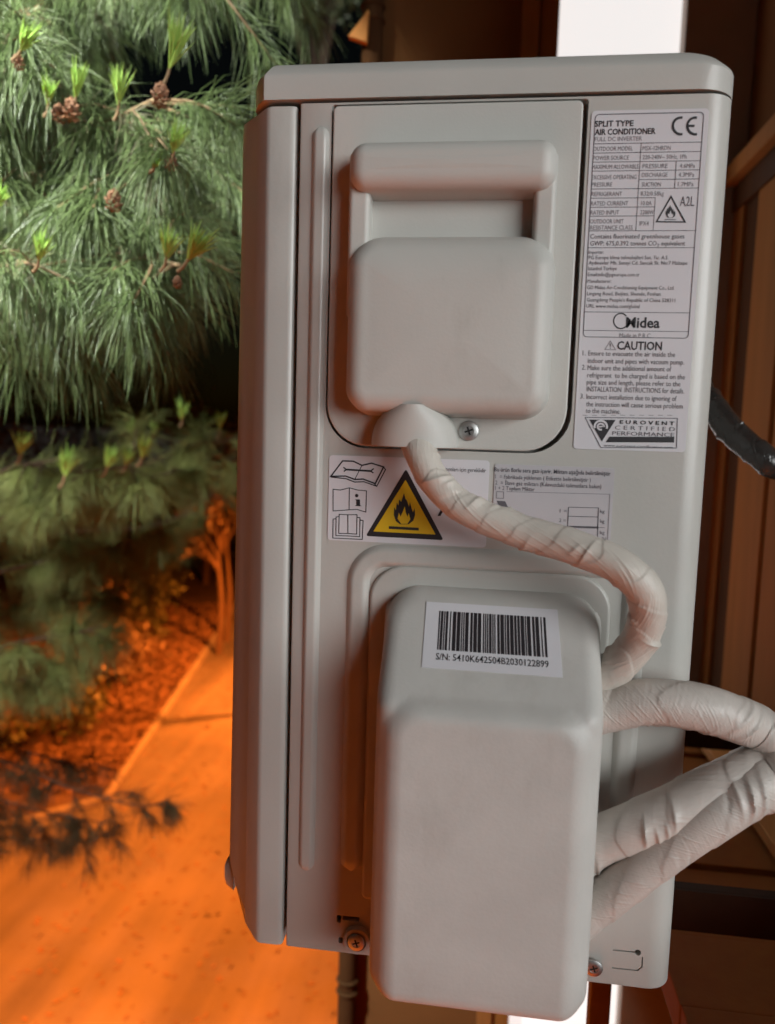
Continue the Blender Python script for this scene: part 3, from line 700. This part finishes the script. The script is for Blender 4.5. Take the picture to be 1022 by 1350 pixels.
# cable outlet hood
mb = MB(); c0 = P(545, 560, -.018); L = []
hw = .0265; z_t, z_b = P(545, 533, -.03).z, P(545, 589, -.02).z
for k in range(9):
    t_ = k / 8; z = z_b + (z_t - z_b) * t_; wq = hw * math.sqrt(1 - .80 * t_ ** 2.4); pr_ = .029 + .002 * t_
    L.append([(c0.x + wq * math.cos(R(a)) * (1 if 1 else 0), -.001 - pr_ * max(0, math.sin(R(a))) ** .6, z) for a in range(180, -1, -10)])
mb.loops(L, closed=False); mb.loops([L[0], [(c0.x + (x - c0.x) * .9, y * .9, z - .0002) for x, y, z in L[0]], [(c0.x + (x - c0.x) * .88, y * .88, z + .012) for x, y, z in L[0]]], closed=False)
mb.build('cable_outlet', 'plastic', ec, ang=60)
def screw(p, r, parent, washer=0, name='screw', out_=.0):
    mb = MB(); L = []
    for q, d in ((1, 0), (1, .0006), (.95, .0011), (.8, .0015), (.5, .0017), (.46, .0012)):
        L.append([(p.x + r * q * math.cos(R(a)), p.y - out_ - d, p.z + r * q * math.sin(R(a))) for a in range(0, 360, 15)])
    mb.loops(L, cap1=True)
    o = mb.build(name, 'screw_steel', parent, ang=30)
    mb = MB(); y = p.y - out_ - .0013
    for ang in (20, 110):
        dx, dz = math.cos(R(ang)) * r, math.sin(R(ang)) * r; y -= .0001
        q = [(.42, .09), (-.42, .09), (-.42, -.09), (.42, -.09)]
        mb.add([(p.x + dx * a - dz * b, y, p.z + dz * a + dx * b) for a, b in q], [(0, 1, 2, 3)])
    mb.build('cross_recess', 'void', o, smooth=False)
    if washer:
        mb = MB(); L = [[(p.x + r * q * math.cos(R(a)), p.y - d, p.z + r * q * math.sin(R(a))) for a in range(0, 360, 12)] for q, d in ((washer, -.0002), (washer, out_ * .8), (washer * .94, out_), (1.12, out_), (1.06, out_ * .4), (.2, out_ * .4))]
        mb.loops(L, cap1=True); mb.build('screw_boss', 'steel_paint', parent, ang=40)
    return o
screw(P(618, 568, -.003) + Vector((0, .0010, 0)), .0062, ac)
screw(P(470, 1242, -.004) + Vector((0, .004, 0)), .0060, ac, washer=1.55, out_=.004)
screw(P(783, 1277, -.004) + Vector((0, .004, 0)), .0058, ac, out_=.003)
# --- valve cover: sloping upper face carrying the bar code, deep rounded lower block
zs1 = P(650, 779, -.010).z; zs0 = P(650, 935, -.060).z
def hs(x, z): return .0105 + (.060 - .0105) * (zs1 - z) / (zs1 - zs0)
q = rc_(489, 928, 787, 1338, .062)
qm = (q[0] + q[1]) / 2; hwid = (q[1] - q[0]) / 2
zbt = zs0 + .003
def hv(x, z):                                          # sloping face; the upright block stands a little proud of it with rounded upper corners
    a = hs(x, z); b_ = .0615; k = .004; m_ = max(k - abs(a - b_), 0) / k
    a = min(a, b_) - m_ * m_ * k * .25
    r_ = .024; dx = abs(x - qm) - (hwid - .004 - r_); dz = z - (zbt - r_)
    sd_ = math.hypot(max(dx, 0), max(dz, 0)) + min(max(dx, dz), 0) - r_
    t_ = min(1, max(0, -sd_ / .013)); return a + .0052 * math.sin(t_ * math.pi / 2)
mb = MB()
pillow(mb, q[0] - .0005, q[1] + .0005, q[2], zs1, (.016, .016, .020, .020), hv, .0105, draft=.0035, dome=0, base=.002, n=12, nf=8, sd=90, caps=[1 - k / 64 for k in range(1, 64)])
vc = mb.build('valve_cover', 'cover_plastic', ac, ang=50)
# --- mounting frame below
mf = thing('mounting_frame', (.1, .3, ZB - .04), 'brown steel mounting frame under the unit, its post against the lit window', 'bracket')
px_, pw = P(789, 1325, .2).x, .0092
MB().box((px_ - pw, .19, ZB - .85), (px_ + pw, .208, ZB - .074)).build('post', 'bracket', mf, smooth=False, bevel=.002)
for y in (.20, .62):
    MB().box((-.12, y - .018, ZB - .040), (XF - .017, y - .008, ZB - .036)).build('arm', 'arm_dark', mf, smooth=False)
    MB().box((-.12, y - .0215, ZB - .073), (XF - .017, y - .0182, ZB - .0362)).build('arm_web', 'arm_dark', mf, smooth=False)
    for x in (-.10, .09):
        mb = MB(); tube(mb, [Vector((x, y - .012, ZB - .0357)), Vector((x, y - .012, ZB - .02)), Vector((x, y - .012, ZB - .0005))], .014, 12); mb.build('rubber_foot', 'void', mf)

# ================================================================== STICKERS AND PRINT
class Sheet:
    """a flat sticker: collects its print; (u, v) is measured on the photograph, points lie on the sticker's plane"""
    def __init__(s, o, ex, ez): s.o = Vector(o); s.ex = Vector(ex).normalized(); s.ez = Vector(ez).normalized(); s.n = s.ez.cross(s.ex) * -1; s.n = s.ex.cross(s.ez); s.pr = {}
    def uv(s, u, v):
        c = Vector((0, -CD, H)); r = ray(u, v); t = (s.o - c).dot(s.n) / r.dot(s.n); p = c + r * t - s.o
        return p.dot(s.ex), p.dot(s.ez)
    def w(s, a, b, lift): return s.o + s.ex * a + s.ez * b + s.n * lift
    def bucket(s, m): return s.pr.setdefault(m, MB())
    def poly(s, pts, m='ink', lift=.00055):
        n = len(pts); s.bucket(m).add([s.w(a, b, lift) for a, b in pts], [tuple(range(n))])
    def upoly(s, pts, m='ink', lift=.00055): s.poly([s.uv(*p) for p in pts], m, lift)
    def line(s, pts, wd, m='ink', closed=False, lift=.00055):
        """polyline in sticker coordinates, metres"""
        pts = [Vector((a, b)) for a, b in pts]; n = len(pts); q = []
        for i in range(n):
            a = pts[i - 1] if (i or closed) else pts[i]; b = pts[(i + 1) % n] if (i < n - 1 or closed) else pts[i]
            d1 = (pts[i] - a).normalized() if (pts[i] - a).length > 1e-9 else (b - pts[i]).normalized()
            d2 = (b - pts[i]).normalized() if (b - pts[i]).length > 1e-9 else d1
            nn = Vector((-(d1 + d2).y, (d1 + d2).x)); nn = nn.normalized() if nn.length > 1e-6 else Vector((-d1.y, d1.x))
            k = wd / 2 / max(.35, nn.dot(Vector((-d1.y, d1.x)))); q.append((pts[i] + nn * k, pts[i] - nn * k))
        vs = [s.w(p.x, p.y, lift) for ab in q for p in ab]; fs = [(2 * i, 2 * i + 1, (2 * i + 3) % (2 * n), (2 * i + 2) % (2 * n)) for i in range(n if closed else n - 1)]
        s.bucket(m).add(vs, fs)
    def uline(s, pts, wd, m='ink', closed=False, lift=.00055): s.line([s.uv(*p) for p in pts], wd, m, closed, lift)
    def text(s, txt, u0, v, u1, cap, m='ink', bold=0.0, shear=0.0):
        a0, b0 = s.uv(u0, v); a1, _ = s.uv(u1, v); _, b1 = s.uv(u0, v - cap)
        vs, fs, bb = glyphs(txt, bold, shear)
        kx = (a1 - a0) / max(1e-6, bb[1] - bb[0]); kz = (b1 - b0) / CAP
        s.bucket(m).add([s.w(a0 + (x - bb[0]) * kx, b0 + y * kz, .00055) for x, y in vs], fs)
    def finish(s, name, outline, m, parent, label, thick=.00035):
        mb = MB(); n = len(outline)
        mb.add([s.w(a, b, thick) for a, b in outline] + [s.w(a, b, -.0004) for a, b in outline], [tuple(range(n))] + [(i, i + n, (i + 1) % n + n, (i + 1) % n) for i in range(n)])
        o = mb.build(name, m, parent, smooth=False, label=label)
        for k, b in s.pr.items(): b.build('print', k, o, smooth=False, kind='stuff')
        return o
def glyphs(txt, bold=0.0, shear=0.0):
    cu = bpy.data.curves.new('t', 'FONT'); cu.body = txt; cu.size = 1; cu.resolution_u = 2; cu.offset = bold; cu.shear = shear; cu.fill_mode = 'FRONT'
    ob = bpy.data.objects.new('t', cu); col.objects.link(ob)
    dg = bpy.context.evaluated_depsgraph_get(); me = ob.evaluated_get(dg).to_mesh()
    vs = [(v.co.x, v.co.y) for v in me.vertices]; fs = [tuple(p.vertices) for p in me.polygons]
    ob.evaluated_get(dg).to_mesh_clear(); bpy.data.objects.remove(ob); bpy.data.curves.remove(cu)
    if not vs: vs = [(0, 0), (.01, 0), (0, .01)]; fs = [(0, 1, 2)]
    return vs, fs, (min(x for x, y in vs), max(x for x, y in vs))
CAP = max(y for x, y in glyphs('H')[0])
EX, EZ = (1, 0, 0), (0, 0, 1)
def flame(S, cu, cv, w_, h_, m='ink', hole='yellow'):
    o = [(-.18, -.5), (-.38, -.42), (-.5, -.2), (-.5, .02), (-.42, -.02), (-.36, .12), (-.33, .24), (-.25, .14), (-.2, .3), (-.1, .38), (-.06, .5), (.02, .36), (.12, .28), (.2, .12), (.26, .2), (.3, .06), (.36, -.06), (.44, .04), (.5, -.16), (.42, -.38), (.2, -.5)]
    S.upoly([(cu + x * w_, cv - y * h_) for x, y in o], m)
    i = [(-.16, -.49), (-.3, -.34), (-.28, -.14), (-.2, -.24), (-.12, -.16), (0, .06), (.05, -.12), (.16, -.26), (.2, -.16), (.26, -.34), (.14, -.49)]
    S.upoly([(cu + x * w_, cv - y * h_) for x, y in i], hole, .0007)

# rating plate
S = Sheet((0, -.0002, H), EX, EZ)
lt, lb = S.uv(850, 145)[1], S.uv(830, 594)[1]
lx, rx = S.uv(762, 480)[0], S.uv(911.5, 480)[0]
ou = rrect(lx, rx, lb, lt, .0022, 4)
bx0, bx1 = lx + .0021, rx - .0029; bz1 = S.uv(850, 150)[1]; bz0 = S.uv(830, 445)[1]
S.line(rrect(bx0, bx1, bz0, bz1, .0022, 4), .00042, 'ink_grey', True)
def hl(v, x0=None, x1=None, m='ink_grey', w_=.00032):
    z = S.uv(800, v)[1]; S.line([(bx0 if x0 is None else x0, z), (bx1 if x1 is None else x1, z)], w_, m)
c1 = S.uv(844.5, 202)[0]; c2 = S.uv(891, 222)[0]; c3 = S.uv(863, 274)[0]
zr = lambda v: S.uv(800, v)[1]
for v in (189.8, 202, 214): hl(v)
hl(225.8); hl(237.6, c1); hl(249.4); hl(261.5, None, c3); hl(273.5, None, c3); hl(285.2, None, c3); hl(304.6); hl(326.8); hl(411.6); hl(436)
S.line([(c1, zr(189.8)), (c1, zr(304.6))], .0003, 'ink_grey'); S.line([(c2, zr(214)), (c2, zr(249.4))], .0003, 'ink_grey'); S.line([(c3, zr(261.5)), (c3, zr(304.6))], .0003, 'ink_grey')
T = S.text
T('SPLIT TYPE', 784, 167.5, 835, 7.4, 'ink', .02); T('AIR CONDITIONER', 784, 178.3, 864, 7.4, 'ink', .02); T('FULL DC INVERTER', 784, 186.8, 846, 5.6, 'ink_light')
for (s_, a, v, b) in (('OUTDOOR MODEL', 782, 199.6, 834), ('MSX-12HRDN', 847, 198.6, 884), ('POWER SOURCE', 782, 211.6, 829), ('220-240V~ 50Hz, 1Ph', 847, 210.4, 905), ('MAXIMUM ALLOWABLE', 780.5, 223.4, 842),
                      ('PRESSURE', 847, 222.2, 880), ('4.6MPa', 896, 221.8, 916), ('EXCESSIVE OPERATING', 780, 237, 839), ('DISCHARGE', 846, 233.8, 880), ('4.3MPa', 894.5, 233.4, 915), ('PRESSURE', 780, 246.6, 807),
                      ('SUCTION', 846, 246.4, 871), ('1.7MPa', 893.5, 246, 914), ('REFRIGERANT', 779.5, 259, 820), ('R32/0.58kg', 845, 258.4, 875), ('RATED CURRENT', 779, 271.4, 828), ('10.0A', 845, 271, 859), ('RATED INPUT', 778.5, 283.4, 816),
                      ('2200W', 844, 283, 862), ('OUTDOOR UNIT', 778, 295, 822), ('RESISTANCE CLASS', 778, 303.2, 834), ('IPX4', 843, 297.6, 855)):
    T(s_, a, v, b, 5.6, 'ink_light')
T('A2L', 896, 272, 915, 12.5, 'ink_grey')
T('Contains fluorinated greenhouse gases', 778, 314.8, 902, 5.8, 'ink_grey'); T('GWP: 675,0.392 tonnes CO\u2082 equivalent', 778, 324, 903, 5.8, 'ink_grey')
for (s_, a, v, b) in (('Importer:', 776, 335, 796), ('PG Europe klima teknolojileri San. Tic. A.S.', 776, 342, 881), ('Aydinevler Mh. Sanayi Cd. Sancak Sk. No:7 Maltepe', 776, 349, 906), ('Istanbul T\u00fcrkiye', 775.5, 356.4, 813), ('Email:info@pgeurope.com.tr', 775, 364.4, 843),
                      ('Manufacturer:', 774.5, 373, 806), ('GD Midea Air-Conditioning Equipment Co., Ltd.', 774, 381.4, 889), ("Lingang Road, Beijiao, Shunde, Foshan", 774, 389.4, 871), ("Guangdong People's Republic of China 528311", 773.5, 397.6, 890), ('URL www.midea.com/global', 773, 405.8, 843)):
    T(s_, a, v, b, 4.7, 'ink_grey')
T('Midea', 825, 431.8, 869.5, 13.2, 'ink', .022)
cc = [(818.5 + 9.5 * math.cos(R(a)), 423.3 - 10 * math.sin(R(a))) for a in range(40, 325, 15)]; S.uline(cc, .0007, 'ink'); S.uline([cc[-1], (826, 431), (831, 421)], .0007, 'ink')
T('Made in P.R.C.', 816.5, 445, 859, 5.6, 'ink_light')
T('CAUTION', 813.5, 460.8, 872.5, 10.6, 'ink', .02)
S.uline([(804.5, 449.5), (797.5, 461), (811.5, 461.2)], .0004, 'ink_light', True); S.uline([(804.5, 453), (804.5, 457)], .0006, 'ink_grey'); S.uline([(804.5, 458.4), (804.5, 459.6)], .0006, 'ink_grey')
for (s_, a, v, b) in (('1.', 768, 468.6, 772), ('Ensure to evacuate the air inside the', 775.5, 468.8, 890), ('indoor unit and pipes with vacuum pump.', 775, 478.6, 902), ('2.', 767, 487.4, 772), ('Make sure the additional amount of', 774.5, 487.8, 885), ('refrigerant  to be charged is based on the', 774, 497.6, 903),
                      ('pipe size and length, please refer to the', 773.5, 506.8, 897), ('INSTALLATION  INSTRUCTIONS for details.', 773.5, 516, 902), ('3.', 765, 525.4, 770), ('Incorrect installation due to ignoring of', 773, 526, 892), ('the instruction will cause serious problem', 772.5, 535.6, 900), ('to the machine.', 772, 544.4, 818)):
    T(s_, a, v, b, 6.4, 'ink_grey')
for k in range(10): S.uline([(768 + k * 12.4, 547.4), (774.5 + k * 12.4, 547.6)], .0003, 'ink_light')
S.uline([(771.5, 550.4), (893, 551.6), (891.8, 590.6), (792, 590)], .00045, 'ink_grey', True)
S.upoly([(777, 553.2), (811.5, 553.6), (793.5, 582)], 'ink'); 
for r_, w_, a0, a1 in ((8.2, .0012, -20, 200), (4.2, .0011, -10, 300)):
    S.uline([(792 + r_ * math.cos(R(a)), 562.5 - r_ * .95 * math.sin(R(a))) for a in range(a0, a1, 12)], w_, 'sticker', False, .0007)
S.uline([(788.5, 562.8), (796, 562)], .0009, 'sticker', False, .0007)
T('E U R O V E N T', 817, 558.6, 889, 4.6, 'ink', .03); T('C E R T I F I E D', 810.5, 566.2, 890, 5.2, 'ink_grey'); T('PERFORMANCE', 807, 573.6, 889, 5.2, 'ink_grey')
S.upoly([(803.5, 575.6), (889, 576), (888.6, 583.4), (798.5, 583)], 'ink'); T('www.eurovent-certification.com', 796, 588.6, 887, 3.2, 'ink_grey')
for (cu_, e_) in ((897.5, False), (916.5, True)):
    S.uline([(cu_ + 10.5 * math.cos(R(a)), 166.5 - 11 * math.sin(R(a))) for a in range(78, 283, 12)], .00135, 'ink')
    if e_: S.uline([(906.5, 166.6), (915.5, 166.4)], .0013, 'ink')
S.uline([(884.5, 259.5), (865.5, 292.6), (903, 293)], .0008, 'ink', True); flame(S, 884, 279, 13, 17, 'ink', 'sticker'); S.uline([(876, 289.6), (891, 289.8)], .0004, 'ink_grey')
S.finish('rating_label', ou, 'sticker', ac, 'white printed rating and caution label')

# flammable refrigerant label
S = Sheet((0, -.0002, H), EX, EZ)
a, b = S.uv(432, 713), S.uv(646, 604); S_ou = rrect(a[0], b[0], S.uv(540, 717)[1], S.uv(540, 603.5)[1], .0022, 4)
def rtri(pts, r=3.0):
    o = []
    for i in range(3):
        p = Vector(pts[i]); a_ = Vector(pts[i - 1]) - p; b_ = Vector(pts[(i + 1) % 3]) - p
        for k in range(5):
            t = k / 4; q = (p + a_.normalized() * r) * (1 - t) ** 2 + p * 2 * t * (1 - t) + (p + b_.normalized() * r) * t * t; o.append(tuple(q))
    return o
S.upoly(rtri([(535.5, 618), (582.5 + 2.5, 712), (482.5, 706.5)], 4), 'ink'); S.upoly(rtri([(535, 632.5), (574.5, 704.5), (492.5, 700.5)], 1), 'yellow', .0007)
def flame2(S, cu, cv, w_, h_):
    o = [(-.2, -.5), (-.4, -.4), (-.5, -.2), (-.48, .05), (-.4, -.05), (-.36, .2), (-.28, .1), (-.25, .3), (-.15, .22), (-.02, .5), (.05, .32), (.12, .26), (.22, .05), (.26, .22), (.34, .0), (.4, -.12), (.48, .02), (.5, -.2), (.42, -.38), (.2, -.5)]
    S.upoly([(cu + x * w_, cv - y * h_) for x, y in o], 'ink', .00085)
    i = [(-.15, -.485), (-.32, -.32), (-.26, -.12), (-.18, -.25), (-.1, -.14), (.02, .08), (.06, -.12), (.15, -.26), (.2, -.14), (.28, -.34), (.14, -.485)]
    S.upoly([(cu + x * w_, cv - y * h_) for x, y in i], 'yellow', .0010)
flame2(S, 533.5, 670.5, 28, 41); S.upoly([(513, 693.4), (552.4, 695.6), (552.4, 699.2), (513, 697)], 'ink', .00085)
W_ = .00052
S.uline([(436.5, 628), (452, 607.6), (466, 608), (477.5, 613.5), (490, 610.6), (506, 615.5), (495, 637.5), (479, 631.5), (468, 632), (456, 627.5)], W_ * 1.7, 'ink', True)
S.uline([(477.5, 613.5), (468, 632)], W_, 'ink'); S.uline([(506, 615.5), (508.5, 619), (497, 641), (494, 638)], W_ * 1.3, 'ink'); S.uline([(437, 629), (457, 631), (468, 635.5), (480, 635), (497, 641)], W_ * 1.3, 'ink')
S.uline([(457, 619), (489, 621)], W_ * 2.2, 'ink'); S.uline([(453, 616), (457, 619), (453.5, 621.6)], W_ * 1.6, 'ink'); S.uline([(493, 617.6), (489, 621), (492.6, 623.6)], W_ * 1.6, 'ink')
S.uline([(439.5, 645), (449, 646), (461, 643), (472, 646), (483.5, 647), (482.6, 675), (471, 671.5), (460, 672), (449, 673), (439.5, 673.5)], W_, 'ink', True); S.uline([(461, 643), (460.6, 672)], W_, 'ink')
S.upoly([(470.6 + 2.3 * math.cos(R(a)), 653.3 - 2.3 * math.sin(R(a))) for a in range(0, 360, 30)], 'ink'); S.upoly([(468.4, 658.2), (475, 658.4), (475, 665.8), (477, 667.2), (468, 667), (470, 665.6), (470, 660)], 'ink')
S.uline([(447.5, 678), (458, 678.6), (471, 678.4), (470.6, 704), (459, 703.2), (447, 703)], W_, 'ink', True); S.uline([(459, 678.6), (459, 703.2)], W_, 'ink')
S.uline([(447, 681), (443.5, 681.4), (443.2, 706), (459, 706.4), (474.5, 707.4), (475, 682.4), (471, 682)], W_, 'ink'); S.uline([(443, 684), (439.6, 684.2), (439.2, 709.2), (478, 711), (479, 686), (475, 685.6)], W_, 'ink')
S.text('Bu ekipman kullan\u0131mlar\u0131 i\u00e7in gereklidir', 545, 619.4, 641, 5.4, 'ink_grey'); S.text('R32', 577, 680, 640, 14, 'ink', .0, .25)
S.finish('warning_label', S_ou, 'sticker', ac, 'white label with yellow flame triangle and manual symbols')

# refrigerant charge label
S = Sheet((0, -.0002, H), EX, EZ)
a = S.uv(650.5, 660); b = S.uv(808, 660)
S_ou = rrect(a[0], b[0], S.uv(725, 708)[1], S.uv(725, 614.2)[1], .0012, 3)
S.text('Bu \u00fcr\u00fcn florlu sera gaz\u0131 i\u00e7erir. Miktar\u0131 a\u015fa\u011f\u0131da belirtilmi\u015ftir', 652, 621.4, 805, 5.4, 'ink_grey', .008)
for s_, v, b_ in (('1  = Fabrikada y\u00fcklenen ( Etikette belirtilmi\u015ftir )', 630.6, 779), ('2  = \u0130lave gaz miktar\u0131 (K\u0131lavuzdaki talimatlara bak\u0131n)', 638.6, 793), ('1 + 2 Toplam Miktar', 645.6, 705)): S.text(s_, 653, v, b_, 5.2, 'ink_grey')
S.uline([(668, 648), (804, 651.5), (801, 712)], .0003, 'ink_light'); S.upoly([(655, 660), (666, 660.6), (670, 668.6), (658, 666.6)], 'ink_grey'); S.uline([(655, 648), (664, 648.4), (664, 657), (654.6, 656.6)], .0005, 'ink_light', True)
for v in (668.5, 680.5, 694.0): S.uline([(750, v), (789, v + 1)], .0004, 'ink_grey')
S.uline([(750, 694.5), (789, 695.5)], .0014, 'ink_light'); S.uline([(749.6, 668.5), (748, 700)], .0005, 'ink_grey'); S.uline([(789, 669), (787.6, 708)], .0005, 'ink_grey')
for v in (676, 689, 704): S.text('kg', 791, v, 797, 4.6, 'ink_grey')
S.text('1 =', 738, 675.6, 747, 4.6, 'ink_grey'); S.text('2 =', 737, 688, 746, 4.6, 'ink_grey'); S.uline([(735, 694), (797, 695.6)], .0003, 'ink_grey'); S.text('01', 793, 712, 799, 4, 'ink_grey')
S.finish('charge_label', S_ou, 'sticker_film', ac, 'pale grey refrigerant charge label with empty boxes')

# bar code on the sloping face of the valve cover
o = Vector((0, -hs(0, zs1), zs1)); d = Vector((0, -(hs(0, zs1 - .01) - hs(0, zs1)), -.01)).normalized()
S = Sheet(o + Vector((0, -.0001, 0)), EX, -d)
S.n = Vector((0, d.z, -d.y)); S.n = S.n if S.n.y < 0 else -S.n
cor = [S.uv(556, 880), S.uv(742, 893.5), S.uv(735, 804), S.uv(562.5, 793.5)]
def bl(s_, t_):
    a, b, c, d_ = cor; return tuple((1 - s_) * (1 - t_) * a[i] + s_ * (1 - t_) * b[i] + s_ * t_ * c[i] + (1 - s_) * t_ * d_[i] for i in (0, 1))
g = random.Random(5410); x = 0.0; bars = []
while x < 1:
    wq = g.choice([1, 1, 2, 2, 3]) * .0105; gp = g.choice([1, 1, 1, 2]) * .0085
    bars.append((x, min(1, x + wq))); x += wq + gp
for (s0, s1) in bars:
    S.poly([bl(.105 + .80 * s0, .27), bl(.105 + .80 * s1, .27), bl(.105 + .80 * s1, .865), bl(.105 + .80 * s0, .865)], 'ink')
vs, fs, bb = glyphs('S/N: 5410K642504B2030122899', .004)
S.bucket('ink').add([S.w(*bl(.098 + .81 * (x - bb[0]) / (bb[1] - bb[0]), .125 + .095 * y / CAP), .00055) for x, y in vs], fs)
S.finish('barcode_label', cor, 'sticker', ac, 'white bar code sticker with serial number')

# ================================================================== WRAPPED PIPES AND CABLES
def wrapped(name, uvy, r0, m, label, cat, pitch=.03, seed=1, wr=1.0, tail=None, rfun=None, group=None, seg=72, sub=40):
    pts = [P(u, v, y) for u, v, y in uvy]
    if tail: pts += [Vector(q) for q in tail]
    path = crom(pts, sub); so = seed * 7.3
    g = random.Random(seed); tot = sum((path[i + 1] - path[i]).length for i in range(len(path) - 1)); folds = []
    x = 0
    while x < tot:
        ac_ = g.uniform(-math.pi, math.pi)
        for _ in range(g.choice([1, 2, 3, 4])):                                 # folds come in fans, like pleats of the tape
            folds.append((x, ac_ + g.gauss(0, .3), g.uniform(.5, 1.5), g.uniform(.07, .20) * g.choice([1, 1, -.5]), g.uniform(.0006, .0012), g.uniform(.0022, .0045), g.uniform(.5, 1.5) * pitch / 6.28)); x += g.uniform(.003, .007)
        x += g.uniform(.0, .010)
    cache = {}
    def near_f(s):
        if s not in cache: cache.clear(); cache[s] = [f for f in folds if abs(f[0] - s) < .03]
        return cache[s]
    def rad(t, a, s):
        ca, sa = math.cos(a), math.sin(a)
        ph = s / pitch + a / (2 * math.pi) + .45 * noise.noise(Vector((s * 16 + so, ca * .6, sa * .6)))
        fr = ph - math.floor(ph)
        saw = .042 * (1 - fr) ** 1.5 if fr > .03 else .042 * fr / .03          # lap of the winding
        v = 0
        for (s0, a0, hl_, am, w1, w2, sl) in near_f(s):
            da = (a - a0 + math.pi) % (2 * math.pi) - math.pi
            if abs(da) < hl_:
                x_ = s - s0 + sl * da; v += am * (math.exp(x_ / w1) if x_ < 0 else math.exp(-x_ / w2)) * math.cos(da / hl_ * math.pi / 2) ** 2
        n2 = noise.noise(Vector((s * 24, ca * .7 + so, sa * .7)))
        return r0 * (rfun(t) if rfun else 1) * (1 + (saw + v + .03 * n2) * wr)
    mb = MB(); tube(mb, path, rad, seg, ref=Vector((0, 1, .15)))
    o = mb.build(name, m, None, ang=48)
    me = o.data; uvl = me.uv_layers.new(name='UVMap'); st = tot / max(1, len(path) - 1)
    li_ = np.empty(len(me.loops), dtype=np.int32); me.loops.foreach_get('vertex_index', li_)
    uvl.data.foreach_set('uv', np.stack([(li_ // seg) * st, (li_ % seg) / seg * .07], 1).astype(np.float32).ravel())
    tag(o, label, cat, group); return o
wrapped('wrapped_cable', [(545, 575, -.014), (553, 596, -.024), (572, 632, -.028), (610, 668, -.030), (680, 698, -.034), (760, 722, -.042), (822, 750, -.048), (853, 788, -.046), (846, 836, -.034), (818, 874, -.026), (784, 900, -.020), (750, 912, -.014)], .0099, 'tape',
        'thin beige tape-wrapped cable looping from the electrical cover behind the valve cover', 'cable', .021, 2, 1.15, rfun=lambda t: .92 + .15 * t)
wrapped('wrapped_pipe', [(740, 945, -.022), (800, 934, -.026), (860, 925, -.030), (930, 934, -.030), (990, 955, -.020), (1050, 978, -.005)], .0133, 'tape_pink',
        'uppermost thick beige tape-wrapped pipe arching right from the valve cover', 'pipe', .036, 4, 1.0, tail=[(.27, .12, P(1050, 978, 0).z - .01), (.36, .26, H - .20), (.415, .34, H - .20)], group='tape-wrapped pipes')
wrapped('wrapped_pipe', [(740, 1128, -.026), (790, 1108, -.030), (840, 1088, -.034), (890, 1066, -.034), (950, 1036, -.030), (1000, 1012, -.022)], .0138, 'tape_pink',
        'short middle tape-wrapped pipe tucked behind the lowest one', 'pipe', .030, 6, 1.0, group='tape-wrapped pipes')
wrapped('wrapped_pipe', [(735, 1232, -.030), (785, 1194, -.034), (840, 1150, -.038), (900, 1103, -.038), (950, 1066, -.036), (1010, 1026, -.026), (1060, 1002, -.010)], .0150, 'tape_pink',
        'lowest and thickest tape-wrapped pipe rising steeply to the right past the lower panel corner', 'pipe', .034, 8, 1.0, tail=[(.26, .12, H - .225), (.35, .29, H - .27), (.415, .38, H - .27)], group='tape-wrapped pipes', rfun=lambda t: .82 + .42 * min(1, max(0, (t - .12) / .2)))
wrapped('black_hose', [(905, 500, .30), (935, 530, .27), (965, 568, .24), (1000, 598, .22), (1040, 618, .22)], .0115, 'black_foil',
        'shiny black wrapped hose curving out from behind the right edge of the unit', 'hose', .02, 9, 1.6, tail=[(.36, .24, H - .03), (.415, .26, H - .03)])
for ob in bpy.data.objects:
    if '_o' in ob: del ob['_o']
